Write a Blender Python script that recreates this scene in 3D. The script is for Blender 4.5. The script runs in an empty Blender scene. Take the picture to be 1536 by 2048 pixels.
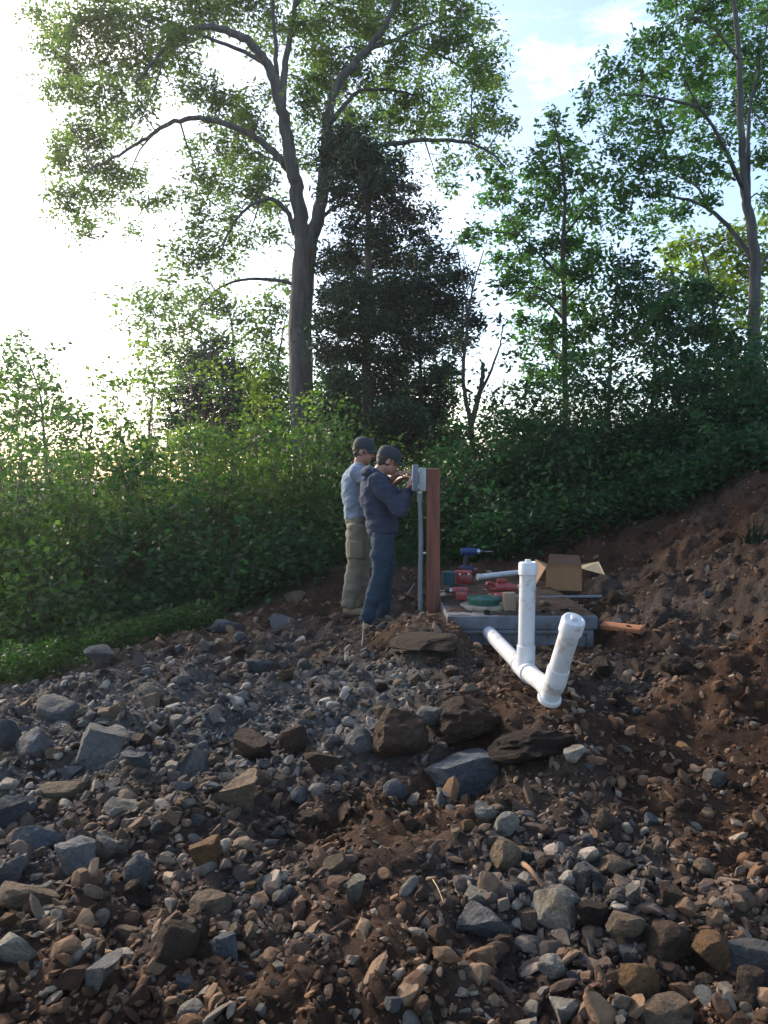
import bpy, bmesh, math, random
import numpy as np
from mathutils import Vector, Matrix, Euler
from mathutils.kdtree import KDTree

# ------------------------------------------------------------------ camera, sky, sun, exposure
SC = bpy.context.scene
COL = SC.collection
R = math.radians
F, CX, HZ, EYE = 1590.0, 768.0, 960.0, 1.6      # focal length and horizon of the photograph in its pixels, eye height

cam = bpy.data.cameras.new('camera')
cam.sensor_fit = 'VERTICAL'
cam.sensor_height = 36.0
cam.lens = F / 2048.0 * 36.0
cam.shift_y = -(1024.0 - HZ) / 2048.0
cam.clip_start = 0.05
cam.clip_end = 6000.0
cam_o = bpy.data.objects.new('camera', cam)
cam_o.location = (0, 0, EYE)
cam_o.rotation_euler = (R(90), 0, 0)
COL.objects.link(cam_o)
SC.camera = cam_o

SUN_AZ, SUN_EL = R(-46), R(25)                   # azimuth from +Y, negative to the left of the view
world = bpy.data.worlds.new('World')
SC.world = world
world.use_nodes = True
wn, wl = world.node_tree.nodes, world.node_tree.links
bg = wn['Background']
sky = wn.new('ShaderNodeTexSky')
sky.sky_type = 'NISHITA'
sky.sun_disc = False
sky.sun_elevation = SUN_EL
sky.sun_rotation = SUN_AZ
sky.altitude = 200
sky.air_density = 1.0
sky.dust_density = 2.2
sky.ozone_density = 1.5
# thin wisps of cloud, everywhere in the sky alike
tc = wn.new('ShaderNodeTexCoord')
mp = wn.new('ShaderNodeMapping')
mp.inputs['Scale'].default_value = (1.0, 1.0, 2.6)
mp.inputs['Location'].default_value = (0.35, 0.1, 0.0)
cn = wn.new('ShaderNodeTexNoise')
cn.inputs['Scale'].default_value = 5.5
cn.inputs['Detail'].default_value = 7
cn.inputs['Roughness'].default_value = 0.62
cr = wn.new('ShaderNodeValToRGB')
cr.color_ramp.elements[0].position = 0.53
cr.color_ramp.elements[1].position = 0.66
cr.color_ramp.elements[1].color = (0.8, 0.8, 0.8, 1)
cm = wn.new('ShaderNodeMixRGB')
cm.blend_type = 'MIX'
gain = wn.new('ShaderNodeMixRGB')
gain.blend_type = 'MULTIPLY'
gain.inputs[0].default_value = 1.0
gain.inputs[2].default_value = (2.3, 2.0, 1.75, 1)
wl.new(tc.outputs['Generated'], mp.inputs[0])
wl.new(mp.outputs[0], cn.inputs['Vector'])
wl.new(cn.outputs[0], cr.inputs[0])
wl.new(sky.outputs[0], gain.inputs[1])
wl.new(cr.outputs[0], cm.inputs[0])
wl.new(sky.outputs[0], cm.inputs[1])
wl.new(gain.outputs[0], cm.inputs[2])
wl.new(cm.outputs[0], bg.inputs['Color'])
bg.inputs['Strength'].default_value = 0.15

sun = bpy.data.lights.new('sun', 'SUN')
sun.energy = 2.6
sun.angle = R(7)
sun.color = (1.0, 0.88, 0.74)
sun_o = bpy.data.objects.new('sun', sun)
COL.objects.link(sun_o)
sd = Vector((math.sin(SUN_AZ) * math.cos(SUN_EL), math.cos(SUN_AZ) * math.cos(SUN_EL), math.sin(SUN_EL)))
sun_o.rotation_euler = sd.to_track_quat('Z', 'Y').to_euler()
sun_o.location = sd * 60

SC.view_settings.view_transform = 'Standard'
SC.view_settings.look = 'None'
SC.view_settings.exposure = 1.33
SC.view_settings.gamma = 1.0
SC.view_settings.use_curve_mapping = False
SC.render.engine = 'CYCLES'
SC.cycles.use_denoising = True
SC.cycles.max_bounces = 6
SC.cycles.diffuse_bounces = 3
SC.cycles.glossy_bounces = 2
SC.cycles.transmission_bounces = 4
SC.cycles.transparent_max_bounces = 4

# ------------------------------------------------------------------ helpers
rng = np.random.default_rng(7)
rnd = random.Random(11)


def P(px, py, Y):
    """The place that stands Y metres ahead of the eye where the photograph shows (px, py)."""
    return Vector(((px - CX) / F * Y, Y, EYE - (py - HZ) / F * Y))


def tag(o, label=None, cat=None, group=None, kind=None):
    if label: o['label'] = label
    if cat: o['category'] = cat
    if group: o['group'] = group
    if kind: o['kind'] = kind
    return o


def link(name, me, mat=None, parent=None):
    o = bpy.data.objects.new(name, me)
    COL.objects.link(o)
    if mat is not None and me is not None and not me.materials:
        me.materials.append(mat)
    if parent is not None:
        o.parent = parent
    return o


def empty(name, loc, rz=0.0):
    o = bpy.data.objects.new(name, None)
    o.empty_display_size = 0.1
    o.location = loc
    o.rotation_euler = (0, 0, rz)
    COL.objects.link(o)
    return o


def mesh_np(name, verts, faces, smooth=False):
    """A mesh from arrays; faces is an (M, k) array or a list of such arrays."""
    if not isinstance(faces, list):
        faces = [faces]
    faces = [np.asarray(f, dtype=np.int32) for f in faces if len(f)]
    me = bpy.data.meshes.new(name)
    verts = np.asarray(verts, dtype=np.float32)
    me.vertices.add(len(verts))
    me.vertices.foreach_set('co', verts.ravel())
    loops = np.concatenate([f.ravel() for f in faces])
    tot = np.concatenate([np.full(len(f), f.shape[1], dtype=np.int32) for f in faces])
    start = np.concatenate([[0], np.cumsum(tot)[:-1]]).astype(np.int32)
    me.loops.add(len(loops))
    me.loops.foreach_set('vertex_index', loops)
    me.polygons.add(len(tot))
    me.polygons.foreach_set('loop_start', start)
    me.polygons.foreach_set('loop_total', tot)
    me.polygons.foreach_set('use_smooth', np.full(len(tot), bool(smooth)))
    me.update(calc_edges=True)
    return me


class MB:
    """Collects tubes, boxes, lathes and lofts; build() links them as ONE mesh object."""
    def __init__(self):
        self.v, self.q, self.t, self.n = [], [], [], 0

    def add(self, v, q=(), t=()):
        self.v.append(np.asarray(v, dtype=np.float32))
        if len(q): self.q.append(np.asarray(q, dtype=np.int32) + self.n)
        if len(t): self.t.append(np.asarray(t, dtype=np.int32) + self.n)
        self.n += len(v)

    def loft(self, pts, rads, side=None, n=12, caps=True):
        """rads: one radius, or (along side, across), for each point."""
        pts = [Vector(p) for p in pts]
        m = len(pts)
        ring = []
        prev = None
        for i, p in enumerate(pts):
            t = (pts[min(i + 1, m - 1)] - pts[max(i - 1, 0)])
            t = t.normalized() if t.length > 1e-9 else Vector((0, 0, 1))
            s = Vector(side) if side is not None else (prev if prev is not None else (Vector((1, 0, 0)) if abs(t.x) < 0.8 else Vector((0, 1, 0))))
            s = (s - t * s.dot(t))
            s = s.normalized() if s.length > 1e-6 else t.orthogonal().normalized()
            prev = s
            u = t.cross(s)
            r = rads[i]
            a, b = r if isinstance(r, (tuple, list)) else (r, r)
            for k in range(n):
                an = 2 * math.pi * k / n
                ring.append(p + s * (a * math.cos(an)) + u * (b * math.sin(an)))
        q = []
        for i in range(m - 1):
            for k in range(n):
                k2 = (k + 1) % n
                q.append((i * n + k, i * n + k2, (i + 1) * n + k2, (i + 1) * n + k))
        tr = []
        if caps:
            c0, c1 = len(ring), len(ring) + 1
            ring += [pts[0], pts[-1]]
            for k in range(n):
                k2 = (k + 1) % n
                tr.append((c0, k2, k))
                tr.append((c1, (m - 1) * n + k, (m - 1) * n + k2))
        self.add([tuple(x) for x in ring], q, tr)
        return self

    def tube(self, a, b, r, n=16, r2=None):
        return self.loft([a, b], [r, r if r2 is None else r2], n=n)

    def ball(self, c, r, n=12, m=8, rot=None):
        r = r if isinstance(r, (tuple, list)) else (r, r, r)
        c = Vector(c)
        v, q, t = [], [], []
        for i in range(1, m):
            th = math.pi * i / m
            for k in range(n):
                ph = 2 * math.pi * k / n
                d = Vector((r[0] * math.sin(th) * math.cos(ph), r[1] * math.sin(th) * math.sin(ph), r[2] * math.cos(th)))
                if rot is not None: d = rot @ d
                v.append(tuple(c + d))
        a, b = Vector((0, 0, r[2])), Vector((0, 0, -r[2]))
        if rot is not None: a, b = rot @ a, rot @ b
        v += [tuple(c + a), tuple(c + b)]
        ia, ib = len(v) - 2, len(v) - 1
        for i in range(m - 2):
            for k in range(n):
                k2 = (k + 1) % n
                q.append((i * n + k, (i + 1) * n + k, (i + 1) * n + k2, i * n + k2))
        for k in range(n):
            k2 = (k + 1) % n
            t.append((ia, k, k2))
            t.append((ib, (m - 2) * n + k2, (m - 2) * n + k))
        self.add(v, q, t)
        return self

    def box(self, c, s, rot=None, bevel=0.0):
        bm = bmesh.new()
        bmesh.ops.create_cube(bm, size=1.0)
        bmesh.ops.scale(bm, vec=s, verts=bm.verts)
        if bevel > 0:
            bmesh.ops.bevel(bm, geom=list(bm.edges), offset=bevel, segments=2, profile=0.5, affect='EDGES')
        bm.verts.index_update()
        c = Vector(c)
        v = [tuple(c + ((rot @ x.co) if rot is not None else x.co)) for x in bm.verts]
        fs = [[y.index for y in f.verts] for f in bm.faces]
        bm.free()
        self.add(v, [f for f in fs if len(f) == 4], [f for f in fs if len(f) == 3])
        for f in fs:
            if len(f) > 4:
                off = self.n - len(v)
                self.t.append(np.asarray([(f[0], f[i], f[i + 1]) for i in range(1, len(f) - 1)], dtype=np.int32) + off)
        return self

    def lathe(self, c, prof, n=32, rot=None):
        """prof: (radius, height) pairs from the bottom to the top, about z."""
        c = Vector(c)
        v, q = [], []
        for r, h in prof:
            for k in range(n):
                an = 2 * math.pi * k / n
                d = Vector((r * math.cos(an), r * math.sin(an), h))
                v.append(tuple(c + ((rot @ d) if rot is not None else d)))
        for i in range(len(prof) - 1):
            for k in range(n):
                k2 = (k + 1) % n
                q.append((i * n + k, i * n + k2, (i + 1) * n + k2, (i + 1) * n + k))
        t = []
        d0, d1 = Vector((0, 0, prof[0][1])), Vector((0, 0, prof[-1][1]))
        if rot is not None: d0, d1 = rot @ d0, rot @ d1
        v += [tuple(c + d0), tuple(c + d1)]
        a, b, m = len(v) - 2, len(v) - 1, len(prof)
        for k in range(n):
            k2 = (k + 1) % n
            t.append((a, k2, k))
            t.append((b, (m - 1) * n + k, (m - 1) * n + k2))
        self.add(v, q, t)
        return self

    def mesh(self, name, smooth=True, sharp=None):
        me = mesh_np(name, np.concatenate(self.v), ([np.concatenate(self.q)] if self.q else []) + ([np.concatenate(self.t)] if self.t else []), smooth)
        if smooth and sharp is not None:
            me.set_sharp_from_angle(angle=R(sharp))
        return me

    def build(self, name, mat, parent=None, smooth=True, sharp=40):
        me = self.mesh(name, smooth, sharp)
        o = link(name, me, mat)
        if parent is not None:
            o.parent = parent
            o.matrix_parent_inverse = parent_matrix(parent).inverted()
        return o


def parent_matrix(p):
    m = Matrix.LocRotScale(p.location, p.rotation_euler.to_quaternion(), p.scale)
    return (parent_matrix(p.parent) @ p.matrix_parent_inverse @ m) if p.parent else m


def smoothpath(pts, k=5):
    """Catmull-Rom through the points."""
    p = [np.array(x, dtype=float) for x in pts]
    if len(p) < 3:
        return [Vector(x) for x in p]
    p = [2 * p[0] - p[1]] + p + [2 * p[-1] - p[-2]]
    out = []
    for i in range(1, len(p) - 2):
        for j in range(k):
            t = j / k
            a, b, c, d = p[i - 1], p[i], p[i + 1], p[i + 2]
            out.append(0.5 * ((2 * b) + (c - a) * t + (2 * a - 5 * b + 4 * c - d) * t * t + (3 * b - a - 3 * c + d) * t ** 3))
    out.append(p[-2])
    return [Vector(x) for x in out]


# vectorised value noise for relief
_perm = np.random.default_rng(3).random((256, 256, 16)).astype(np.float32)


def vnoise2(x, y, s=0):
    xi, yi = np.floor(x).astype(int), np.floor(y).astype(int)
    u, v = x - xi, y - yi
    u, v = u * u * (3 - 2 * u), v * v * (3 - 2 * v)
    T = _perm[:, :, s % 16]
    a, b = T[xi & 255, yi & 255], T[(xi + 1) & 255, yi & 255]
    c, d = T[xi & 255, (yi + 1) & 255], T[(xi + 1) & 255, (yi + 1) & 255]
    return (a * (1 - u) + b * u) * (1 - v) + (c * (1 - u) + d * u) * v - 0.5


def vnoise3(p, sc, s=0):
    x, y, z = (p * sc).T
    zi = np.floor(z).astype(int)
    w = z - zi
    w = w * w * (3 - 2 * w)
    return vnoise2(x + zi * 17.3, y + zi * 9.1, s) * (1 - w) + vnoise2(x + (zi + 1) * 17.3, y + (zi + 1) * 9.1, s) * w


# ------------------------------------------------------------------ materials
def nodes(name):
    m = bpy.data.materials.new(name)
    m.use_nodes = True
    nt = m.node_tree
    return m, nt.nodes, nt.links, nt.nodes['Principled BSDF']


def ramp(n, stops):
    r = n.new('ShaderNodeValToRGB')
    e = r.color_ramp.elements
    while len(e) < len(stops): e.new(0.5)
    for k, (p, c) in enumerate(stops):
        e[k].position = p
        e[k].color = (c[0], c[1], c[2], 1)
    return r


def noise(n, l, scale, detail=5, rough=0.6, coord='Object', vec=None):
    t = n.new('ShaderNodeTexNoise')
    t.inputs['Scale'].default_value = scale
    t.inputs['Detail'].default_value = detail
    t.inputs['Roughness'].default_value = rough
    if vec is None:
        c = n.new('ShaderNodeTexCoord')
        vec = c.outputs[coord]
    l.new(vec, t.inputs['Vector'])
    return t


def add_bump(n, l, b, tex, strength, dist):
    bp = n.new('ShaderNodeBump')
    bp.inputs['Strength'].default_value = strength
    bp.inputs['Distance'].default_value = dist
    l.new(tex.outputs[0], bp.inputs['Height'])
    l.new(bp.outputs[0], b.inputs['Normal'])


def plain(name, col, rough=0.6, var=0.25, scale=8.0, bump=0.0, bscale=60.0, metal=0.0, dirt=None, dirt_amt=0.0, grain=None):
    m, n, l, b = nodes(name)
    vec = None
    if grain:
        tcg = n.new('ShaderNodeTexCoord')
        mpg = n.new('ShaderNodeMapping')
        mpg.inputs['Scale'].default_value = grain
        l.new(tcg.outputs['Object'], mpg.inputs[0])
        vec = mpg.outputs[0]
    t = noise(n, l, scale, 7, 0.65, vec=vec)
    lo = tuple(c * (1 - var) for c in col)
    hi = tuple(min(1, c * (1 + var)) for c in col)
    r = ramp(n, [(0.3, lo), (0.7, hi)])
    l.new(t.outputs[0], r.inputs[0])
    out = r.outputs[0]
    if dirt:
        t2 = noise(n, l, scale * 2.3, 8, 0.7)
        r2 = ramp(n, [(0.62 - dirt_amt * 0.3, (0, 0, 0)), (0.72, (1, 1, 1))])
        l.new(t2.outputs[0], r2.inputs[0])
        mx = n.new('ShaderNodeMixRGB')
        l.new(r2.outputs[0], mx.inputs[0])
        l.new(out, mx.inputs[1])
        mx.inputs[2].default_value = (*dirt, 1)
        out = mx.outputs[0]
    l.new(out, b.inputs['Base Color'])
    b.inputs['Roughness'].default_value = rough
    b.inputs['Metallic'].default_value = metal
    if bump > 0:
        add_bump(n, l, b, noise(n, l, bscale, 6, 0.65, vec=vec), bump, 0.01 if not grain else 0.03)
    return m


def stone_mat(name, lo, hi, soil=(0.052, 0.03, 0.02), soil_amt=0.35):
    m, n, l, b = nodes(name)
    oi = n.new('ShaderNodeObjectInfo')
    tcn = n.new('ShaderNodeTexCoord')
    ad = n.new('ShaderNodeVectorMath')
    ad.operation = 'ADD'
    mul = n.new('ShaderNodeMath')
    mul.operation = 'MULTIPLY'
    mul.inputs[1].default_value = 37.0
    l.new(oi.outputs['Random'], mul.inputs[0])
    l.new(tcn.outputs['Object'], ad.inputs[0])
    l.new(mul.outputs[0], ad.inputs[1])
    t = noise(n, l, 3.2, 8, 0.68, vec=ad.outputs[0])
    r = ramp(n, [(0.25, lo), (0.55, tuple((a + c) / 2 for a, c in zip(lo, hi))), (0.78, hi)])
    l.new(t.outputs[0], r.inputs[0])
    t2 = noise(n, l, 1.6, 9, 0.72, vec=ad.outputs[0])
    r2 = ramp(n, [(0.56 - 0.12 * soil_amt, (0, 0, 0)), (0.70, (1, 1, 1))])
    l.new(t2.outputs[0], r2.inputs[0])
    mx = n.new('ShaderNodeMixRGB')
    l.new(r2.outputs[0], mx.inputs[0])
    l.new(r.outputs[0], mx.inputs[1])
    mx.inputs[2].default_value = (*soil, 1)
    t3 = noise(n, l, 11.0, 8, 0.75, vec=ad.outputs[0])
    r3 = ramp(n, [(0.30, (0.45, 0.43, 0.41)), (0.52, (1.0, 1.0, 1.0)), (0.72, (1.45, 1.42, 1.36))])
    l.new(t3.outputs[0], r3.inputs[0])
    m3 = n.new('ShaderNodeMixRGB')
    m3.blend_type = 'MULTIPLY'
    m3.inputs[0].default_value = 0.85
    l.new(mx.outputs[0], m3.inputs[1])
    l.new(r3.outputs[0], m3.inputs[2])
    mx = m3
    hs = n.new('ShaderNodeHueSaturation')
    mr = n.new('ShaderNodeMapRange')
    mr.inputs['To Min'].default_value = 0.7
    mr.inputs['To Max'].default_value = 1.55
    l.new(oi.outputs['Random'], mr.inputs[0])
    l.new(mr.outputs[0], hs.inputs['Value'])
    l.new(mx.outputs[0], hs.inputs['Color'])
    l.new(hs.outputs[0], b.inputs['Base Color'])
    b.inputs['Roughness'].default_value = 0.9
    b.inputs['Specular IOR Level'].default_value = 0.25
    add_bump(n, l, b, noise(n, l, 7.0, 8, 0.7, vec=ad.outputs[0]), 1.0, 0.16)
    return m


def leaf_mat(name, cols, trans=0.45, tcol=None):
    """cols: dark to light; every leaf takes its own tint."""
    m, n, l, b = nodes(name)
    g = n.new('ShaderNodeNewGeometry')
    r = ramp(n, [(i / (len(cols) - 1), c) for i, c in enumerate(cols)])
    l.new(g.outputs['Random Per Island'], r.inputs[0])
    at = n.new('ShaderNodeAttribute')
    at.attribute_name = 'clump'
    cr_ = ramp(n, [(0.0, (0.62, 0.66, 0.72)), (0.5, (1.0, 1.0, 1.0)), (1.0, (1.4, 1.3, 0.95))])
    l.new(at.outputs['Fac'], cr_.inputs[0])
    cmx = n.new('ShaderNodeMixRGB')
    cmx.blend_type = 'MULTIPLY'
    cmx.inputs[0].default_value = 1.0
    l.new(r.outputs[0], cmx.inputs[1])
    l.new(cr_.outputs[0], cmx.inputs[2])
    r = cmx
    l.new(r.outputs[0], b.inputs['Base Color'])
    b.inputs['Roughness'].default_value = 0.55
    b.inputs['Specular IOR Level'].default_value = 0.3
    tr = n.new('ShaderNodeBsdfTranslucent')
    if tcol:
        mul = n.new('ShaderNodeMixRGB')
        mul.blend_type = 'MULTIPLY'
        mul.inputs[0].default_value = 1.0
        mul.inputs[2].default_value = (*tcol, 1)
        l.new(r.outputs[0], mul.inputs[1])
        l.new(mul.outputs[0], tr.inputs['Color'])
    else:
        l.new(r.outputs[0], tr.inputs['Color'])
    mx = n.new('ShaderNodeMixShader')
    mx.inputs[0].default_value = trans
    l.new(b.outputs[0], mx.inputs[1])
    l.new(tr.outputs[0], mx.inputs[2])
    l.new(mx.outputs[0], n['Material Output'].inputs['Surface'])
    return m


M = {}
M['stone_grey'] = stone_mat('stone_grey', (0.085, 0.086, 0.086), (0.27, 0.268, 0.26), soil_amt=0.25)
M['stone_blue'] = stone_mat('stone_blue', (0.060, 0.070, 0.080), (0.17, 0.187, 0.205), soil_amt=0.2)
M['stone_pale'] = stone_mat('stone_pale', (0.21, 0.19, 0.155), (0.46, 0.42, 0.35), soil_amt=0.35)
M['stone_tan'] = stone_mat('stone_tan', (0.13, 0.09, 0.058), (0.33, 0.25, 0.165))
M['stone_brown'] = stone_mat('stone_brown', (0.036, 0.022, 0.014), (0.105, 0.066, 0.042), soil_amt=0.6)
M['stone_ochre'] = stone_mat('stone_ochre', (0.12, 0.064, 0.026), (0.29, 0.165, 0.07))
M['clod'] = stone_mat('clod', (0.020, 0.0115, 0.0072), (0.060, 0.033, 0.020), soil=(0.03, 0.0165, 0.0105), soil_amt=0.8)
M['bark'] = plain('bark', (0.075, 0.072, 0.068), 0.9, 0.6, 5.0, 1.0, 9.0, grain=(1.6, 1.6, 0.3))
M['bark_dark'] = plain('bark_dark', (0.045, 0.036, 0.03), 0.9, 0.4, 5.0, 0.7, 20.0)
M['leaf_elm'] = leaf_mat('leaf_elm', [(0.058, 0.115, 0.034), (0.085, 0.15, 0.04), (0.12, 0.185, 0.05)], 0.62, (1.4, 1.5, 0.75))
M['leaf_mid'] = leaf_mat('leaf_mid', [(0.032, 0.092, 0.030), (0.052, 0.128, 0.037), (0.084, 0.165, 0.044)], 0.58, (1.15, 1.45, 0.75))
M['leaf_yellow'] = leaf_mat('leaf_yellow', [(0.075, 0.14, 0.02), (0.105, 0.175, 0.03), (0.145, 0.21, 0.04)], 0.6, (1.3, 1.35, 0.6))
M['leaf_cedar'] = leaf_mat('leaf_cedar', [(0.008, 0.032, 0.018), (0.014, 0.050, 0.026), (0.024, 0.07, 0.032)], 0.3)
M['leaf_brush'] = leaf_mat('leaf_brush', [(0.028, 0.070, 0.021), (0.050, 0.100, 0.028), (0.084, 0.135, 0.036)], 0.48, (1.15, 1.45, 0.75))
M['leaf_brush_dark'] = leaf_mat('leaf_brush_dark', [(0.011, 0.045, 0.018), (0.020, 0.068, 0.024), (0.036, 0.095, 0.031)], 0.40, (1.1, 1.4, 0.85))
M['grass'] = leaf_mat('grass', [(0.014, 0.045, 0.010), (0.024, 0.068, 0.014), (0.042, 0.095, 0.02)], 0.4, (1.2, 1.3, 0.6))
M['pvc'] = plain('pvc', (0.55, 0.56, 0.57), 0.32, 0.03, 5.0, 0.0, dirt=(0.26, 0.18, 0.12), dirt_amt=0.28)
M['pvc_clean'] = plain('pvc_clean', (0.58, 0.59, 0.60), 0.3, 0.02, 4.0, dirt=(0.27, 0.19, 0.13), dirt_amt=0.2)
M['conduit'] = plain('conduit', (0.12, 0.14, 0.15), 0.4, 0.1, 6.0)
M['steel_box'] = plain('steel_box', (0.11, 0.135, 0.17), 0.45, 0.08, 6.0)
M['timber'] = plain('timber', (0.16, 0.056, 0.034), 0.8, 0.55, 5.0, 0.6, 14.0, grain=(5, 5, 0.35))
M['timber_pale'] = plain('timber_pale', (0.26, 0.18, 0.12), 0.8, 0.2, 6.0, 0.3, 50.0)
M['timber_orange'] = plain('timber_orange', (0.34, 0.13, 0.05), 0.75, 0.2, 6.0, 0.3, 50.0)
M['concrete'] = plain('concrete', (0.105, 0.12, 0.138), 0.8, 0.25, 3.5, 0.3, 45.0, dirt=(0.06, 0.038, 0.026), dirt_amt=0.55)
M['concrete_pale'] = plain('concrete_pale', (0.27, 0.245, 0.19), 0.85, 0.15, 5.0, 0.3, 60.0, dirt=(0.10, 0.065, 0.045), dirt_amt=0.5)
M['lid_green'] = plain('lid_green', (0.018, 0.085, 0.06), 0.45, 0.15, 5.0)
M['red'] = plain('red', (0.21, 0.018, 0.022), 0.4, 0.15, 6.0)
M['red_worn'] = plain('red_worn', (0.30, 0.05, 0.05), 0.5, 0.25, 9.0, dirt=(0.2, 0.12, 0.1), dirt_amt=0.25)
M['black'] = plain('black', (0.018, 0.018, 0.02), 0.5, 0.2, 6.0)
M['blue'] = plain('blue', (0.008, 0.03, 0.13), 0.55, 0.15, 6.0)
M['teal'] = plain('teal', (0.015, 0.06, 0.075), 0.5, 0.15, 6.0)
M['steel'] = plain('steel', (0.45, 0.46, 0.47), 0.35, 0.1, 6.0, metal=0.9)
M['white'] = plain('white', (0.30, 0.31, 0.32), 0.4, 0.05, 6.0)
M['card'] = plain('card', (0.25, 0.13, 0.058), 0.8, 0.1, 4.0)
M['card_in_shade'] = plain('card_in_shade', (0.13, 0.066, 0.042), 0.85, 0.1, 4.0)  # inner card coloured darker to stand in for shade in the open box
M['skin'] = plain('skin', (0.33, 0.165, 0.115), 0.5, 0.12, 9.0)
M['hair'] = plain('hair', (0.035, 0.024, 0.018), 0.7, 0.3, 40.0, 0.4, 120.0)
M['tee'] = plain('tee', (0.18, 0.225, 0.28), 0.9, 0.1, 4.0, 0.15, 90.0)
M['hoodie'] = plain('hoodie', (0.024, 0.033, 0.060), 0.95, 0.15, 5.0, 0.25, 120.0)
M['khaki'] = plain('khaki', (0.17, 0.145, 0.10), 0.9, 0.12, 5.0, 0.2, 100.0)
M['jeans'] = plain('jeans', (0.011, 0.032, 0.054), 0.9, 0.25, 5.0, 0.2, 110.0)
M['cap_dark'] = plain('cap_dark', (0.017, 0.025, 0.032), 0.85, 0.15, 7.0)
M['boot_tan'] = plain('boot_tan', (0.24, 0.17, 0.10), 0.8, 0.25, 9.0)
M['boot_dark'] = plain('boot_dark', (0.04, 0.035, 0.032), 0.7, 0.3, 9.0)
M['straw'] = plain('straw', (0.38, 0.28, 0.15), 0.8, 0.2, 9.0)
M['twig_wood'] = plain('twig_wood', (0.20, 0.10, 0.05), 0.85, 0.25, 9.0)

# ------------------------------------------------------------------ the ground: one sheet to the horizon
CP = [  # (px, py, metres ahead)
    (0, 2048, 2.4), (0, 1800, 3.0), (0, 1600, 4.1), (0, 1480, 5.0), (0, 1385, 6.0), (0, 1345, 7.0),
    (250, 2048, 2.4), (250, 1750, 3.2), (250, 1550, 4.3), (250, 1400, 5.5), (250, 1305, 6.7), (250, 1285, 8.0),
    (450, 2048, 2.4), (450, 1750, 3.2), (450, 1550, 4.3), (450, 1400, 5.4), (450, 1300, 6.5), (450, 1238, 7.6), (450, 1222, 9.0),
    (650, 2048, 2.4), (650, 1750, 3.2), (650, 1600, 4.0), (650, 1480, 4.7), (650, 1350, 5.8), (650, 1230, 7.8), (650, 1140, 9.3), (650, 1135, 11.0),
    (740, 1600, 4.0), (740, 1450, 4.8), (740, 1350, 5.6), (740, 1272, 6.8), (740, 1248, 7.4), (760, 1190, 8.4),
    (865, 2048, 2.4), (865, 1750, 3.2), (865, 1600, 3.9), (865, 1500, 4.3), (865, 1420, 4.6), (865, 1330, 5.4), (865, 1258, 6.1), (895, 1246, 6.1), (925, 1258, 6.05), (865, 1230, 7.1), (865, 1165, 8.6),
    (960, 1600, 3.9), (960, 1510, 4.25), (960, 1440, 4.5), (960, 1385, 4.9), (950, 1305, 5.8),
    (1105, 2048, 2.4), (1105, 1750, 3.2), (1105, 1600, 3.75), (1105, 1520, 4.0), (1105, 1425, 4.2), (1080, 1390, 4.7), (1090, 1350, 5.3), (1090, 1310, 6.1),
    (1180, 1300, 6.2),
    (1250, 2048, 2.4), (1250, 1750, 3.2), (1250, 1600, 3.75), (1250, 1450, 4.5), (1250, 1310, 6.0), (1260, 1200, 7.6), (1250, 1130, 9.0), (1250, 1045, 10.2),
    (1400, 2048, 2.4), (1400, 1700, 3.3), (1400, 1500, 4.2), (1400, 1300, 5.7), (1400, 1150, 7.3), (1400, 1050, 8.9), (1400, 985, 10.0),
    (1536, 2048, 2.4), (1536, 1700, 3.2), (1536, 1500, 4.0), (1536, 1300, 5.2), (1536, 1100, 7.0), (1536, 1000, 8.6), (1536, 940, 9.6),
    (1100, 1085, 10.0), (970, 1120, 10.0),
]
cpx = [tuple(P(a, b, c)) for a, b, c in CP]
cpx += [(-6, 12, -0.1), (0, 13, 0.35), (3, 13, 1.3), (7, 12, 2.3), (-12, 8, -0.5), (-12, 25, -0.7), (0, 25, 0.0), (10, 25, 1.6),
        (14, 8, 3.0), (14, 0, 1.0), (-12, 0, -0.3), (0, -4, 0.0), (6, 0, 0.3), (-5, 0, -0.1), (0, 0.5, 0.0), (2.5, 1.0, 0.05),
        (1.1, 6.9, 0.30), (1.1, 8.4, 0.40)]
cpx = np.array(cpx)


def _tps(d):
    return np.where(d > 1e-9, d * d * np.log(np.maximum(d, 1e-9)), 0.0)


_n = len(cpx)
_D = np.hypot(cpx[:, None, 0] - cpx[None, :, 0], cpx[:, None, 1] - cpx[None, :, 1])
_A = np.zeros((_n + 3, _n + 3))
_A[:_n, :_n] = _tps(_D) + np.eye(_n) * 0.02
_A[:_n, _n] = 1
_A[:_n, _n + 1:] = cpx[:, :2]
_A[_n:, :_n] = _A[:_n, _n:].T
_W = np.linalg.solve(_A, np.concatenate([cpx[:, 2], [0, 0, 0]]))


def base_h(x, y):
    x, y = np.clip(np.asarray(x, float), -13, 15), np.clip(np.asarray(y, float), -5, 26)
    sh = x.shape
    x, y = x.ravel(), y.ravel()
    out = np.empty_like(x)
    for i in range(0, len(x), 20000):
        xs, ys = x[i:i + 20000], y[i:i + 20000]
        d = np.hypot(xs[:, None] - cpx[None, :, 0], ys[:, None] - cpx[None, :, 1])
        out[i:i + 20000] = _tps(d) @ _W[:_n] + _W[_n] + _W[_n + 1] * xs + _W[_n + 2] * ys
    return out.reshape(sh)


# the rim of the dug-over soil, seen from above: brush and weeds beyond it
RIM = np.array([(-9, 4.5), (-4.5, 5.6), (-3.0, 6.15), (-2.2, 6.8), (-1.6, 7.7), (-1.05, 8.6), (-0.6, 9.4), (0.2, 9.6), (1.2, 9.8), (2.2, 10.0), (3.2, 10.0), (4.6, 9.8), (6, 9.6), (9, 9.0)])


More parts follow.
